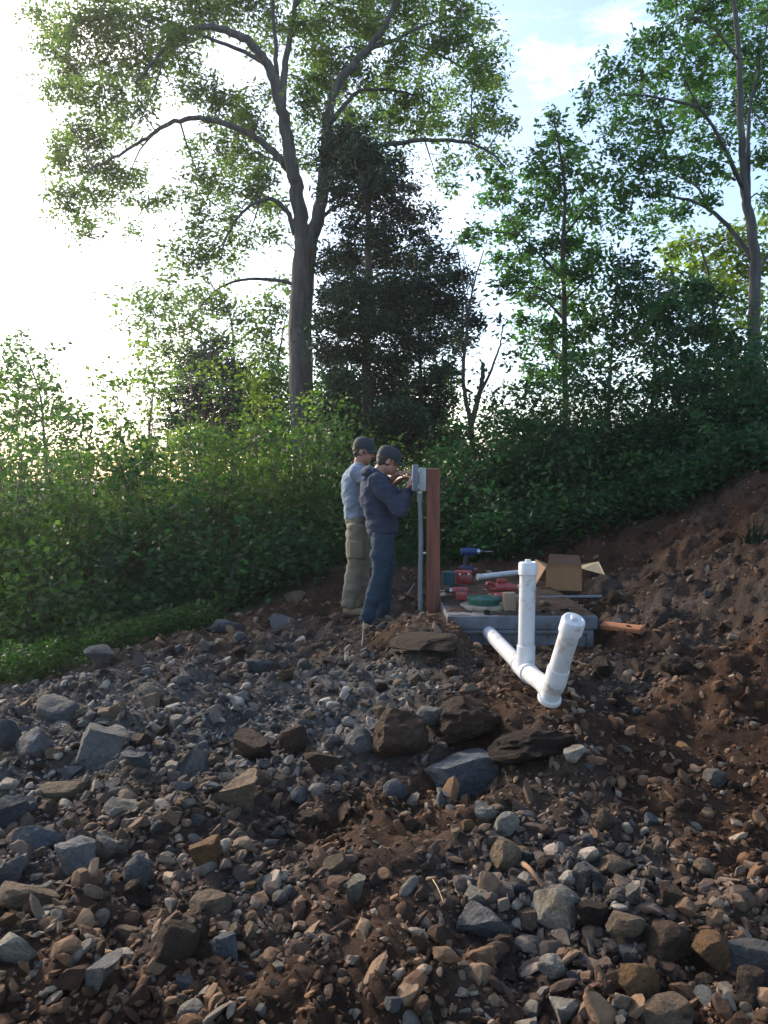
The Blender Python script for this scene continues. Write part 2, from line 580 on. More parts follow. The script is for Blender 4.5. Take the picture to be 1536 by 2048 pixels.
def spoil_mask(x, y):
    e = np.interp(x, RIM[:, 0], RIM[:, 1]) + 0.35 * vnoise2(np.asarray(x) * 1.7, np.asarray(y) * 1.7, 5)
    return np.clip((e - y) / 0.35 + 0.5, 0, 1)


def height(x, y):
    x, y = np.asarray(x, float), np.asarray(y, float)
    h = base_h(x, y)
    m = spoil_mask(x, y)
    near = np.clip(1.4 - np.hypot(x, y - 5) / 40, 0.2, 1)
    lump = 0.12 * vnoise2(x * 1.9 + 3, y * 1.9, 1) + 0.11 * vnoise2(x * 4.3, y * 4.3 + 7, 2) + 0.075 * vnoise2(x * 9.7, y * 9.7, 3)
    fine = 0.040 * vnoise2(x * 19, y * 19, 4) + 0.022 * vnoise2(x * 41, y * 41, 6)
    calm = np.exp(-(((x - 1.1) / 0.75) ** 2 + ((y - 7.6) / 1.7) ** 2) ** 2)
    rough_bank = 1 + 0.7 * np.clip((x - 1.3) / 1.0, 0, 1)
    z = h + rough_bank * m * near * (1 - 0.8 * calm) * (lump * 0.9 + fine) + (1 - m) * 0.05 * vnoise2(x * 1.1, y * 1.1, 8)
    # the trench dug for the drain pipe, and the pit before the tank
    for (p, q) in TRENCH:
        dx, dy = q[0] - p[0], q[1] - p[1]
        t = np.clip(((x - p[0]) * dx + (y - p[1]) * dy) / (dx * dx + dy * dy), 0, 1)
        dist = np.hypot(x - p[0] - t * dx, y - p[1] - t * dy)
        z = np.minimum(z, p[2] + t * (q[2] - p[2]) - 0.075 + np.maximum(0, dist - 0.10 - 0.05 * vnoise2(x * 6, y * 6, 7)) * 1.3)
    pit = np.maximum(np.maximum(0.74 - x, x - 1.74), np.maximum(5.95 - y, y - 6.34))
    z = np.minimum(z, 0.275 + 0.03 * vnoise2(x * 9, y * 9, 2) + np.maximum(0, pit) * 1.1)
    return z


TRENCH = [(tuple(P(968, 1255, 6.5)), tuple(P(1052, 1343, 5.2))), (tuple(P(1052, 1343, 5.2)), tuple(P(1104, 1380, 4.3)))]


def axis(lo, hi, step, far, k):
    a = np.arange(lo, hi + step * 0.5, step)
    g = step * np.cumsum(k ** np.arange(1, 400))
    up = g[g < far - hi]
    dn = g[g < far + lo]
    return np.concatenate([lo - dn[::-1], a, hi + up])


xs = axis(-4.3, 5.2, 0.030, 3000, 1.14)
ys = axis(2.0, 10.6, 0.030, 3000, 1.14)
GX, GY = np.meshgrid(xs, ys)
GZ = height(GX, GY)
nx, ny = len(xs), len(ys)
ii = (np.arange(ny - 1)[:, None] * nx + np.arange(nx - 1)[None, :]).ravel()
gme = mesh_np('ground', np.stack([GX, GY, GZ], -1).reshape(-1, 3), np.stack([ii, ii + 1, ii + nx + 1, ii + nx], 1), True)
# where dug soil turns to leaf litter, and where grey crushed rock was tipped on the brown soil
va = gme.attributes.new('dug', 'FLOAT', 'POINT')
va.data.foreach_set('value', spoil_mask(GX, GY).ravel().astype(np.float32))


def grey_patch(x, y):
    """Grey crushed limestone on the heap, brown clay elsewhere."""
    x, y = np.asarray(x, float), np.asarray(y, float)
    g = np.exp(-(((x + 1.0) / 1.5) ** 2 + ((y - 5.3) / 1.4) ** 2)) * 1.1 + 0.9 * np.exp(-(((x + 0.25) / 0.45) ** 2 + ((y - 5.0) / 0.7) ** 2)) + 0.8 * np.exp(-(((x + 2.6) / 1.0) ** 2 + ((y - 5.2) / 1.2) ** 2))
    g += 0.45 * np.exp(-(((x - 0.75) / 0.45) ** 2 + ((y - 3.1) / 0.5) ** 2))
    g += 0.9 * vnoise2(x * 1.3, y * 1.3, 9) + 0.5 * vnoise2(x * 3.7, y * 3.7, 10)
    return np.clip(g, 0, 1)


vb = gme.attributes.new('grey_rock', 'FLOAT', 'POINT')
vb.data.foreach_set('value', grey_patch(GX, GY).ravel().astype(np.float32))
m, n, l, b = nodes('soil')
t = noise(n, l, 2.2, 9, 0.7)
brown = ramp(n, [(0.28, (0.019, 0.0108, 0.0068)), (0.5, (0.048, 0.0265, 0.0158)), (0.72, (0.092, 0.050, 0.029))])
l.new(t.outputs[0], brown.inputs[0])
t2 = noise(n, l, 26.0, 6, 0.75)
grit = ramp(n, [(0.35, (0.45, 0.45, 0.45)), (0.7, (1.5, 1.45, 1.4))])
l.new(t2.outputs[0], grit.inputs[0])
greyr = ramp(n, [(0.3, (0.042, 0.040, 0.037)), (0.7, (0.115, 0.107, 0.096))])
l.new(t.outputs[0], greyr.inputs[0])
ag = n.new('ShaderNodeAttribute')
ag.attribute_name = 'grey_rock'
mg = n.new('ShaderNodeMixRGB')
l.new(ag.outputs['Fac'], mg.inputs[0])
l.new(brown.outputs[0], mg.inputs[1])
l.new(greyr.outputs[0], mg.inputs[2])
mm = n.new('ShaderNodeMixRGB')
mm.blend_type = 'MULTIPLY'
mm.inputs[0].default_value = 0.8
l.new(mg.outputs[0], mm.inputs[1])
l.new(grit.outputs[0], mm.inputs[2])
litter = ramp(n, [(0.3, (0.022, 0.030, 0.012)), (0.7, (0.05, 0.055, 0.025))])
l.new(t.outputs[0], litter.inputs[0])
ad_ = n.new('ShaderNodeAttribute')
ad_.attribute_name = 'dug'
ml = n.new('ShaderNodeMixRGB')
l.new(ad_.outputs['Fac'], ml.inputs[0])
l.new(litter.outputs[0], ml.inputs[1])
l.new(mm.outputs[0], ml.inputs[2])
l.new(ml.outputs[0], b.inputs['Base Color'])
b.inputs['Roughness'].default_value = 0.95
b.inputs['Specular IOR Level'].default_value = 0.15
add_bump(n, l, b, noise(n, l, 38.0, 8, 0.75), 0.9, 0.03)
M['soil'] = m
ground = link('ground', gme, M['soil'])
tag(ground, 'brown dug-over clay slope strewn with grey limestone rubble', kind='structure')


def gz(x, y):
    return float(height(np.array([x]), np.array([y]))[0])


def hit(px, py):
    """Where the line of sight through (px, py) meets the ground."""
    Y = np.arange(2.0, 14.0, 0.02)
    X, Z = (px - CX) / F * Y, EYE - (py - HZ) / F * Y
    d = Z - height(X, Y)
    k = np.nonzero(d < 0)[0]
    k = k[0] if len(k) else len(Y) - 1
    return Vector((X[k], Y[k], float(height(X[k:k + 1], Y[k:k + 1])[0])))

# ------------------------------------------------------------------ stones
def ico(sub):
    bm = bmesh.new()
    bmesh.ops.create_icosphere(bm, subdivisions=sub, radius=1.0)
    bm.verts.index_update()
    v = np.array([x.co[:] for x in bm.verts])
    f = np.array([[y.index for y in t.verts] for t in bm.faces])
    bm.free()
    return v, f


ICO = {k: ico(k) for k in (1, 2, 3, 4)}


def rock_verts(sub, seed, shape='block', rough=0.055):
    """A unit stone: a ball cut by random planes, so that it has faces and worn edges."""
    g = np.random.default_rng(seed)
    v, f = ICO[sub]
    v = v.copy()
    ncut = {'block': 8, 'slab': 9, 'wedge': 6, 'round': 11, 'clod': 12}[shape]
    st = 0.75 + 0.5 * g.random(3)
    for k in range(ncut):
        d = g.normal(size=3)
        if shape == 'slab' and k < 2: d = np.array([0.12 * g.normal(), 0.12 * g.normal(), 1 - 2 * k])
        if shape == 'block' and k < 5: d = np.array([[1, 0, 0], [-1, 0, 0], [0, 1, 0], [0, 0, 1], [0, -1, 0]][k]) + 0.34 * g.normal(size=3)
        d /= np.linalg.norm(d)
        lim = {'block': 0.40, 'slab': 0.42, 'wedge': 0.22, 'round': 0.62, 'clod': 0.62}[shape] + 0.30 * g.random()
        s = v @ d - lim
        o = s > 0
        v[o] -= np.outer(s[o] * 0.985, d)
    v *= st
    nn = v / np.linalg.norm(v, axis=1, keepdims=True)
    off = g.random(3) * 50
    amp = rough * (2.2 if shape == 'clod' else 1.0)
    v += nn * (amp * 2.0 * vnoise3(v + off, 2.1, 11) + amp * 1.3 * vnoise3(v + off, 5.0, 12) + (amp * 0.9 * vnoise3(v + off, 11.0, 13) if sub >= 3 else 0))[:, None]
    if shape == 'slab': v[:, 2] *= 0.5
    if shape == 'wedge': v[:, 2] *= 0.45 + 0.4 * np.clip(v[:, 0] + 0.5, 0, 1)
    e = np.ptp(v, axis=0)
    v = (v - (v.max(0) + v.min(0)) / 2) / e            # unit box
    return v, f


PROTO = {}
for si, sh in enumerate(('block', 'slab', 'wedge', 'round', 'clod')):
    for big in (True, False):
        for k in range(7 if big else 6):
            v, f = rock_verts(4 if big else 3, 100 * si + 10 * k + (500 if big else 0), sh)
            me = mesh_np('stone', v, f, True)
            me.set_sharp_from_angle(angle=R(20))
            me.materials.append(M['stone_grey'])
            PROTO.setdefault((sh, big), []).append(me)

stones = []      # (centre, radius, short description, label)


def place_stone(px, py, w, h, mat, shape, label, name='stone', group=None, sink=0.3, rz=None, big=True, depth=None, up=0.0):
    """A stone whose outline is about w by h pixels in the photograph round (px, py)."""
    c = hit(px, py + h * 0.25)
    s = c.y / F
    W, H = w * s, h * s
    sx, sy, sz = W, W * (depth or rnd.uniform(0.75, 1.05)), H * 1.12
    me = rnd.choice(PROTO[(shape, big)])
    o = link(name, me)
    o.material_slots[0].link = 'OBJECT'
    o.material_slots[0].material = M[mat]
    o.scale = (sx, sy, sz)
    o.rotation_euler = (rnd.uniform(-0.22, 0.22), rnd.uniform(-0.22, 0.22), rnd.uniform(-0.5, 0.5) + rnd.choice((0, math.pi)) if rz is None else rz)
    o.location = (c.x, c.y, c.z + sz * (0.5 - sink) + up)
    tag(o, label, 'rock' if w >= 70 else 'stone', group)
    stones.append((Vector(o.location), max(sx, sy) / 2, label))
    return o


NOTED = [  # px, py, width, height, material, shape, label, short name as a landmark
    (125, 1420, 100, 52, 'stone_grey', 'slab', 'long flat grey rock near the weeds at the heap edge', 'the long flat rock by the weeds'),
    (60, 1482, 80, 56, 'stone_grey', 'block', 'blocky light grey rock between a dark rock and the domed grey rock', 'the blocky rock by the dark one'),
    (8, 1475, 60, 66, 'stone_blue', 'round', 'dark slate grey rock half cut off at the leftmost edge', 'the dark slate rock'),
    (205, 1492, 104, 82, 'stone_grey', 'block', 'domed grey rock, largest on the upper heap', 'the domed grey rock'),
    (272, 1528, 58, 44, 'stone_blue', 'wedge', 'blue-grey wedge stone just right of the domed grey rock', 'the blue wedge stone'),
    (382, 1530, 72, 84, 'stone_grey', 'wedge', 'upright grey stone with a pale lit side on the heap', 'the upright grey stone'),
    (472, 1582, 92, 62, 'stone_tan', 'wedge', 'triangular brownish slab leaning on the heap', 'the triangular slab'),
    (505, 1500, 96, 66, 'stone_brown', 'block', 'brown blocky rock above the triangular slab', 'the brown blocky rock'),
    (585, 1490, 66, 60, 'stone_brown', 'block', 'brown squarish rock right of the brown blocky rock', 'the brown squarish rock'),
    (12, 1632, 70, 78, 'stone_blue', 'block', 'dark blue-grey boulder with a pale cap at the leftmost edge', 'the pale-capped boulder'),
    (70, 1690, 92, 60, 'stone_blue', 'slab', 'blue-grey slab lying behind the big grey block', 'the blue-grey slab'),
    (143, 1728, 100, 96, 'stone_grey', 'block', 'big squared grey block, tallest rock on the near heap', 'the big squared block'),
    (216, 1705, 60, 62, 'stone_pale', 'wedge', 'pale wedge stone against the big squared block', 'the pale wedge stone'),
    (55, 1792, 120, 52, 'stone_tan', 'slab', 'long tan slab below the big squared block', 'the long tan slab'),
    (18, 1752, 70, 44, 'stone_grey', 'slab', 'grey-green slab overlapping the long tan slab', 'the grey-green slab'),
    (32, 1902, 86, 72, 'stone_pale', 'wedge', 'pale grey pointed rock at the lowest left of the heap', 'the pale pointed rock'),
    (275, 1752, 58, 68, 'stone_grey', 'round', 'rounded grey stone standing alone on brown gravel', 'the lone rounded stone'),
    (442, 1905, 64, 54, 'stone_blue', 'block', 'dark slate blue stone lying on brown gravel', 'the slate blue stone'),
    (352, 1882, 96, 72, 'stone_brown', 'round', 'big brown-grey rounded rock left of the slate blue stone', 'the big brown-grey rock'),
    (215, 1955, 74, 60, 'stone_grey', 'wedge', 'greyish wedge stone on gravel near the lower edge', 'the greyish wedge'),
    (712, 1780, 46, 52, 'stone_pale', 'wedge', 'pale upright shard alone in the middle of the gravel', 'the pale upright shard'),
    (672, 1730, 52, 40, 'stone_tan', 'round', 'tan rounded stone just behind the pale upright shard', 'the tan rounded stone'),
    (250, 1612, 84, 30, 'stone_pale', 'slab', 'thin pale flat stone below the blue wedge stone', 'the thin pale stone'),
    (130, 1580, 96, 34, 'stone_tan', 'slab', 'tan flat stone below the domed grey rock', 'the tan flat stone'),
    (420, 1820, 90, 42, 'stone_tan', 'slab', 'reddish tan slab lying above the big brown-grey rock', 'the reddish slab'),
    (412, 1700, 62, 44, 'stone_ochre', 'block', 'yellowish crumbling stone in the brown gravel', 'the yellowish stone'),
    (915, 1548, 145, 74, 'stone_blue', 'block', 'biggest blue-grey boulder under the dirt ledge', 'the biggest boulder'),
    (800, 1480, 122, 104, 'stone_brown', 'clod', 'big dark brown lump left of the biggest boulder', 'the dark brown lump'),
    (935, 1438, 155, 80, 'clod', 'clod', 'rusty brown clay lump overhanging the biggest boulder', 'the rusty clay lump'),
    (1065, 1492, 180, 66, 'clod', 'clod', 'long brown clay lump shading the hollow below the pipes', 'the long clay lump'),
    (1150, 1510, 44, 30, 'stone_pale', 'block', 'small pale stone at the tip of the long clay lump', 'the small pale stone'),
    (860, 1435, 66, 34, 'stone_grey', 'slab', 'flat grey stone between the clay lump and the heap', 'the flat grey stone'),
    (720, 1485, 62, 54, 'stone_grey', 'round', 'grey round stone left of the dark brown lump', 'the grey round stone'),
    (640, 1530, 80, 50, 'stone_brown', 'block', 'brown broad stone on the heap left of the grey round stone', 'the brown broad stone'),
    (790, 1578, 50, 40, 'stone_blue', 'round', 'small bluish cobble below the dark brown lump', 'the bluish cobble'),
    (885, 1600, 26, 40, 'stone_grey', 'wedge', 'small greenish grey stone touching the foot of the biggest boulder', 'the small grey wedge'),
    (976, 1635, 44, 52, 'stone_pale', 'wedge', 'pale upright stone, uppermost of the pale cluster', 'the pale upright stone'),
    (1012, 1645, 56, 44, 'stone_pale', 'round', 'pale grey rounded stone right in the pale cluster', 'the pale grey stone'),
    (1012, 1705, 62, 56, 'stone_tan', 'round', 'greyish tan cobble below the pale cluster', 'the greyish tan cobble'),
    (963, 1852, 108, 62, 'stone_grey', 'wedge', 'big grey rock with a pale top alone on brown gravel', 'the pale-topped rock'),
    (1110, 1812, 92, 82, 'stone_pale', 'block', 'big pale buff rock in the near stone cluster', 'the big buff rock'),
    (1172, 1765, 72, 62, 'stone_grey', 'block', 'grey flat-faced stone above the big buff rock', 'the flat-faced grey stone'),
    (1182, 1830, 70, 56, 'stone_brown', 'block', 'olive brown stone right of the big buff rock', 'the olive brown stone'),
    (1232, 1735, 90, 48, 'stone_tan', 'wedge', 'wedge-shaped tan rock above the near stone cluster', 'the wedge-shaped tan rock'),
    (1213, 1640, 52, 46, 'stone_tan', 'round', 'lone buff cobble on the brown slope', 'the lone buff cobble'),
    (1250, 1852, 82, 38, 'stone_tan', 'slab', 'thin buff slab in the near stone cluster', 'the thin buff slab'),
    (1332, 1892, 98, 74, 'stone_brown', 'round', 'dark brown domed rock with a buff rim', 'the brown domed rock'),
    (1412, 1912, 82, 66, 'stone_ochre', 'block', 'orange-buff blocky rock beside the brown domed rock', 'the orange-buff rock'),
    (1278, 1970, 86, 72, 'stone_ochre', 'wedge', 'ochre yellow rock at the lower edge of the cluster', 'the ochre rock'),
    (1102, 1935, 56, 36, 'stone_pale', 'round', 'whitish egg-shaped stone, palest in the cluster', 'the whitish stone'),
    (1430, 1562, 46, 36, 'stone_pale', 'round', 'pale pinkish stone alone high on the brown slope', 'the pale pinkish stone'),
    (1330, 2025, 110, 56, 'stone_tan', 'slab', 'broad buff slab cut by the lowest edge', 'the broad buff slab'),
    (1495, 1925, 110, 50, 'stone_grey', 'slab', 'long grey-green slab tilted down the slope', 'the tilted grey-green slab'),
    (1500, 1985, 90, 44, 'stone_brown', 'slab', 'brown-grey slab under the tilted grey-green slab', 'the brown-grey slab'),
    (1140, 2032, 66, 52, 'stone_pale', 'wedge', 'pale wedge rock cut by the lowest edge', 'the pale wedge rock'),
    (1258, 1920, 44, 46, 'stone_blue', 'block', 'dark grey stone wedged beside the brown domed rock', 'the dark wedged stone'),
    (960, 1800, 62, 28, 'stone_pale', 'slab', 'pale flat stone above the pale-topped rock', 'the pale flat stone'),
    (1030, 1782, 56, 40, 'stone_blue', 'wedge', 'dark grey stone right of the pale flat stone', 'the dark grey stone'),
    (382, 2030, 56, 40, 'stone_pale', 'round', 'pale round stone at the lowest edge', 'the pale round stone'),
    (850, 1287, 135, 26, 'stone_brown', 'slab', 'long flat brown-grey ledge stone below the timber post', 'the ledge stone'),
    (455, 1256, 80, 30, 'stone_blue', 'slab', 'blue-grey slab on the heap rim by the brush', 'the rim slab'),
    (522, 1335, 64, 44, 'stone_blue', 'wedge', 'dark slate stone on the upper heap', 'the dark upper stone'),
    (585, 1195, 46, 26, 'stone_tan', 'wedge', 'tan stone on the heap crest near the khaki trousers', 'the crest stone'),
    (212, 1310, 70, 40, 'stone_grey', 'wedge', 'grey stone among the weeds on the heap rim', 'the weed-edge stone'),
    (560, 1245, 60, 22, 'stone_blue', 'slab', 'thin slate slab higher on the heap rim', 'the thin slate slab'),
    (1200, 1335, 54, 28, 'stone_brown', 'block', 'brown stone on the slope near the leaning pipe', 'the brown stone by the pipe'),
    (1350, 1345, 60, 34, 'stone_brown', 'clod', 'crumbly brown clod on the open slope', 'the crumbly clod'),
]
LM = []
for (px, py, w, h, mt, sh, lab, short) in NOTED:
    o = place_stone(px, py, w, h, mt, sh, lab, 'rock' if w >= 70 else 'stone', sink=0.34 if sh != 'clod' else 0.30)
    LM.append((Vector(o.location), short))

# more single stones, scattered as thickly as the photograph shows them
used = {lab for *_, lab, _s in NOTED}
COLW = {'stone_grey': 'grey', 'stone_blue': 'slate blue', 'stone_pale': 'pale', 'stone_tan': 'tan', 'stone_brown': 'brown', 'stone_ochre': 'ochre'}
SHW = {'block': 'blocky stone', 'slab': 'flat stone', 'wedge': 'pointed stone', 'round': 'rounded stone'}
zones = [  # px range, py range, how many, size range, colour weights
    ((10, 700), (1400, 1640), 80, (20, 46), 'gggbgptnnt'),
    ((10, 600), (1640, 2040), 46, (20, 42), 'gptnogbttp'),
    ((560, 930), (1640, 2040), 15, (20, 38), 'ptngot'),
    ((900, 1536), (1640, 2040), 40, (20, 46), 'gpttptnob'),
    ((280, 760), (1250, 1400), 34, (16, 34), 'ggbntgn'),
    ((1120, 1536), (1250, 1640), 16, (18, 34), 'nntgo'),
    ((1180, 1536), (1060, 1250), 7, (16, 28), 'nntg'),
    ((760, 1000), (1290, 1430), 10, (18, 36), 'nngt'),
]
CK = {'g': 'stone_grey', 'b': 'stone_blue', 'p': 'stone_pale', 't': 'stone_tan', 'n': 'stone_brown', 'o': 'stone_ochre'}
for (xr, yr, cnt, sr, cw) in zones:
    made, tries = 0, 0
    while made < cnt and tries < cnt * 12:
        tries += 1
        px, py = rnd.uniform(*xr), rnd.uniform(*yr)
        if 900 < px < 1200 and 1190 < py < 1420: continue
        if 655 < px < 790 and py < 1275: continue
        if px < 250 and py < 1400: continue
        w = sr[0] + (sr[1] - sr[0]) * rnd.random() ** 1.8
        sh = rnd.choice(('block', 'slab', 'wedge', 'wedge', 'round', 'block'))
        h = w * {'slab': 0.45}.get(sh, rnd.uniform(0.6, 0.9))
        c = hit(px, py)
        r = w * c.y / F / 2
        if any((Vector((c.x, c.y, 0)) - Vector((s[0].x, s[0].y, 0))).length < (r + s[1]) * 0.85 for s in stones): continue
        mt = CK[rnd.choice(cw)]
        lm = min(LM, key=lambda q: (q[0] - c).length)
        dx, dy = c.x - lm[0].x, c.y - lm[0].y
        rel = ('right of' if dx > 0 else 'left of') if abs(dx) > abs(dy) else ('behind' if dy > 0 else 'in front of')
        size = 'small' if w < 26 else 'medium' if w < 38 else 'large'
        lab = None
        for cand in (f'{COLW[mt]} {SHW[sh]} {rel} {lm[1]}', f'{size} {COLW[mt]} {SHW[sh]} {rel} {lm[1]}', f'{size} {COLW[mt]} {SHW[sh]} close {rel} {lm[1]}', f'{size} {COLW[mt]} {SHW[sh]} further {rel} {lm[1]}'):
            if cand not in used:
                lab = cand
                break
        if lab is None: continue
        used.add(lab)
        place_stone(px, py, w, h, mt, sh, lab, group='loose stones on the heap and slope', big=w > 34, sink=0.32)
        made += 1
print('single stones', len(stones))

# crushed rubble and grit, past counting
SX = np.array([s[0].x for s in stones]); SY = np.array([s[0].y for s in stones]); SR = np.array([s[1] for s in stones])


TAKEN = [(s_[0].x, s_[0].y, s_[1] * 0.8) for s_ in stones]


def scatter(count, smin, smax, power, sub, nvar, seed, yexp=1.3):
    g = np.random.default_rng(seed)
    vs, fs = zip(*[rock_verts(sub, seed * 31 + k, ('block', 'wedge', 'slab', 'round')[k % 4], 0.07) for k in range(nvar)])
    f0 = fs[0]
    # thicker near the eye, where single bits can be seen
    u = g.random(count * 3)
    y = (1.9 ** (1 - yexp) + u * (10.2 ** (1 - yexp) - 1.9 ** (1 - yexp))) ** (1 / (1 - yexp))
    x = (g.random(count * 3) * 2 - 1) * (0.55 * y + 0.9)
    gp = grey_patch(x, y)
    dens = 0.45 + 0.75 * np.clip(gp + 0.9 * vnoise2(x * 2.3, y * 2.3, 14), 0, 1)
    right = np.clip((x - 0.9) / 1.2, 0, 1) * np.clip((y - 3.2) / 1.0, 0, 1)
    dens *= 1 - 0.35 * right
    dens *= 1 - 0.55 * np.exp(-((x - 0.02 - 0.25 * vnoise2(x, y * 2, 6)) / 0.32) ** 2) * np.clip((4.1 - y) / 0.5, 0, 1)
    gp = gp * (1 - 0.8 * right)
    keep = (spoil_mask(x, y) > 0.45) & (g.random(len(x)) < dens)
    tank = (x > 0.42) & (x < 1.78) & (y > 6.2) & (y < 9.0)
    keep &= ~tank
    x, y, gp = x[keep][:count], y[keep][:count], gp[keep][:count]
    s = smin * (smax / smin) ** (g.random(len(x)) ** power)
    if len(TAKEN):
        kd = KDTree(len(TAKEN))
        for i_, q_ in enumerate(TAKEN): kd.insert((q_[0], q_[1], 0), i_)
        kd.balance()
        free = np.ones(len(x), bool)
        for i_ in range(len(x)):
            for (_c, j_, dd_) in kd.find_n((x[i_], y[i_], 0), 3):
                if dd_ < TAKEN[j_][2]: free[i_] = False
        x, y, gp, s = x[free], y[free], gp[free], s[free]
    for q_ in zip(x, y, s * 0.42): TAKEN.append(q_)
    z = height(x, y)
    n_ = len(x)
    ang = g.random(n_) * 6.283
    tx, ty = g.normal(size=n_) * 0.35, g.normal(size=n_) * 0.35
    sc = s[:, None] * np.stack([0.85 + 0.7 * g.random(n_), 0.5 + 0.5 * g.random(n_), 0.4 + 0.45 * g.random(n_)], 1)
    var = g.integers(0, nvar, n_)
    V = np.stack(vs)[var] * sc[:, None, :]
    ca, sa = np.cos(ang)[:, None], np.sin(ang)[:, None]
    vx, vy = V[..., 0] * ca - V[..., 1] * sa, V[..., 0] * sa + V[..., 1] * ca
    vz = V[..., 2] + vx * tx[:, None] + vy * ty[:, None]
    out = np.stack([vx + x[:, None], vy + y[:, None], vz + (z + sc[:, 2] * 0.22)[:, None]], -1).reshape(-1, 3)
    nv = V.shape[1]
    faces = (np.asarray(f0)[None] + (np.arange(n_) * nv)[:, None, None]).reshape(-1, 3)
    return out, faces, np.repeat(gp, nv)


def rubble_mat():
    m, n, l, b = nodes('rubble')
    g = n.new('ShaderNodeNewGeometry')
    br = ramp(n, [(0.0, (0.034, 0.018, 0.0105)), (0.35, (0.082, 0.043, 0.0235)), (0.6, (0.135, 0.075, 0.041)), (0.76, (0.21, 0.135, 0.082)), (0.86, (0.075, 0.07, 0.064)), (0.94, (0.28, 0.225, 0.165)), (1.0, (0.20, 0.105, 0.048))])
    gr = ramp(n, [(0.0, (0.040, 0.037, 0.034)), (0.3, (0.085, 0.085, 0.085)), (0.52, (0.14, 0.137, 0.13)), (0.68, (0.105, 0.068, 0.043)), (0.84, (0.22, 0.205, 0.18)), (1.0, (0.36, 0.33, 0.28))])
    l.new(g.outputs['Random Per Island'], br.inputs[0])
    l.new(g.outputs['Random Per Island'], gr.inputs[0])
    at = n.new('ShaderNodeAttribute')
    at.attribute_name = 'grey_rock'
    mx = n.new('ShaderNodeMixRGB')
    l.new(at.outputs['Fac'], mx.inputs[0])
    l.new(br.outputs[0], mx.inputs[1])
    l.new(gr.outputs[0], mx.inputs[2])
    t = noise(n, l, 30.0, 5, 0.7)
    gt = ramp(n, [(0.3, (0.6, 0.57, 0.55)), (0.7, (1.08, 1.05, 1.02))])
    l.new(t.outputs[0], gt.inputs[0])
    mu = n.new('ShaderNodeMixRGB')
    mu.blend_type = 'MULTIPLY'
    mu.inputs[0].default_value = 1.0
    l.new(mx.outputs[0], mu.inputs[1])
    l.new(gt.outputs[0], mu.inputs[2])
    l.new(mu.outputs[0], b.inputs['Base Color'])
    b.inputs['Roughness'].default_value = 0.9
    b.inputs['Specular IOR Level'].default_value = 0.2
    add_bump(n, l, b, noise(n, l, 70.0, 6, 0.7), 0.5, 0.01)
    return m


M['rubble'] = rubble_mat()
for nm, args, lab in (('rubble', (8200, 0.026, 0.095, 2.0, 2, 16, 5, 1.1), 'broken limestone rubble strewn over the clay slope'),
                      ('gravel', (33000, 0.010, 0.036, 1.5, 1, 18, 6, 1.4), 'fine brown and grey gravel covering the clay')):
    vv, ff, ga = scatter(*args)
    me = mesh_np(nm, vv, ff, False)
    at = me.attributes.new('grey_rock', 'FLOAT', 'POINT')
    at.data.foreach_set('value', ga.astype(np.float32))
    o = link(nm, me, M['rubble'])
    tag(o, lab, nm, kind='stuff')

# ------------------------------------------------------------------ buried tank, pipes, post
ZT = EYE - (1232 - HZ) / F * 6.3          # top of the tank
TX0, TX1, TY0, TY1 = 0.50, 1.695, 6.3, 8.85
tank = tag(empty('concrete_tank', ((TX0 + TX1) / 2, TY0, 0.1)), 'blue-grey concrete tank with a flat top sunk in the clay', 'tank')
MB().box(((TX0 + TX1) / 2, (TY0 + TY1) / 2, ZT - 0.055), (TX1 - TX0, TY1 - TY0, 0.11), bevel=0.012).build('top_slab', M['concrete'], tank)
MB().box(((TX0 + TX1) / 2, (TY0 + TY1) / 2, ZT - 0.11 - 0.30), (TX1 - TX0 - 0.05, TY1 - TY0 - 0.05, 0.598), bevel=0.01).build('wall', M['concrete'], tank)
MB().box((TX1 - 0.06, TY0 + 0.012, ZT - 0.20), (0.05, 0.03, 0.17), bevel=0.006).build('corner_rib', M['concrete'], tank)
MB().box(((TX0 + TX1) / 2, TY0 + 0.015, ZT - 0.128), (TX1 - TX0 - 0.16, 0.03, 0.03), bevel=0.006).build('ledge', M['concrete'], tank)


def top_at(px, py):
    """A place on the tank's top."""
    Y = (EYE - ZT) * F / (py - HZ)
    return Vector(((px - CX) / F * Y, Y, ZT))


sx_, sy_ = np.meshgrid(np.linspace(TX0 + 0.01, TX1 - 0.012, 60), np.linspace(TY0 + 0.02, TY1 - 0.02, 120))
sz_ = 0.030 * (vnoise2(sx_ * 5, sy_ * 5, 1) + 0.6 * vnoise2(sx_ * 13, sy_ * 13, 2) + 0.4 * vnoise2(sx_ * 31, sy_ * 31, 3) + 0.22 + 0.18 * (sy_ - TY0 > 0.5) + 0.25 * (sx_ > 1.2)) 
sz_ = np.clip(sz_, -0.004, 0.03)
edge = np.minimum(np.minimum(sx_ - TX0, TX1 - sx_), np.minimum(sy_ - TY0, TY1 - sy_)) / 0.06
sz_ = np.where(edge < 1, np.minimum(sz_, -0.006 + 0.03 * np.clip(edge, 0, 1)), sz_)
k_ = (np.arange(119)[:, None] * 60 + np.arange(59)[None, :]).ravel()
me = mesh_np('clay_smear', np.stack([sx_, sy_, ZT + sz_], -1).reshape(-1, 3), np.stack([k_, k_ + 1, k_ + 61, k_ + 60], 1), True)
at = me.attributes.new('dug', 'FLOAT', 'POINT')
at.data.foreach_set('value', np.ones(7200, np.float32))
at = me.attributes.new('grey_rock', 'FLOAT', 'POINT')
at.data.foreach_set('value', np.full(7200, 0.3, np.float32))
o = link('clay_smear', me, M['soil'], tank)
o.matrix_parent_inverse = parent_matrix(tank).inverted()

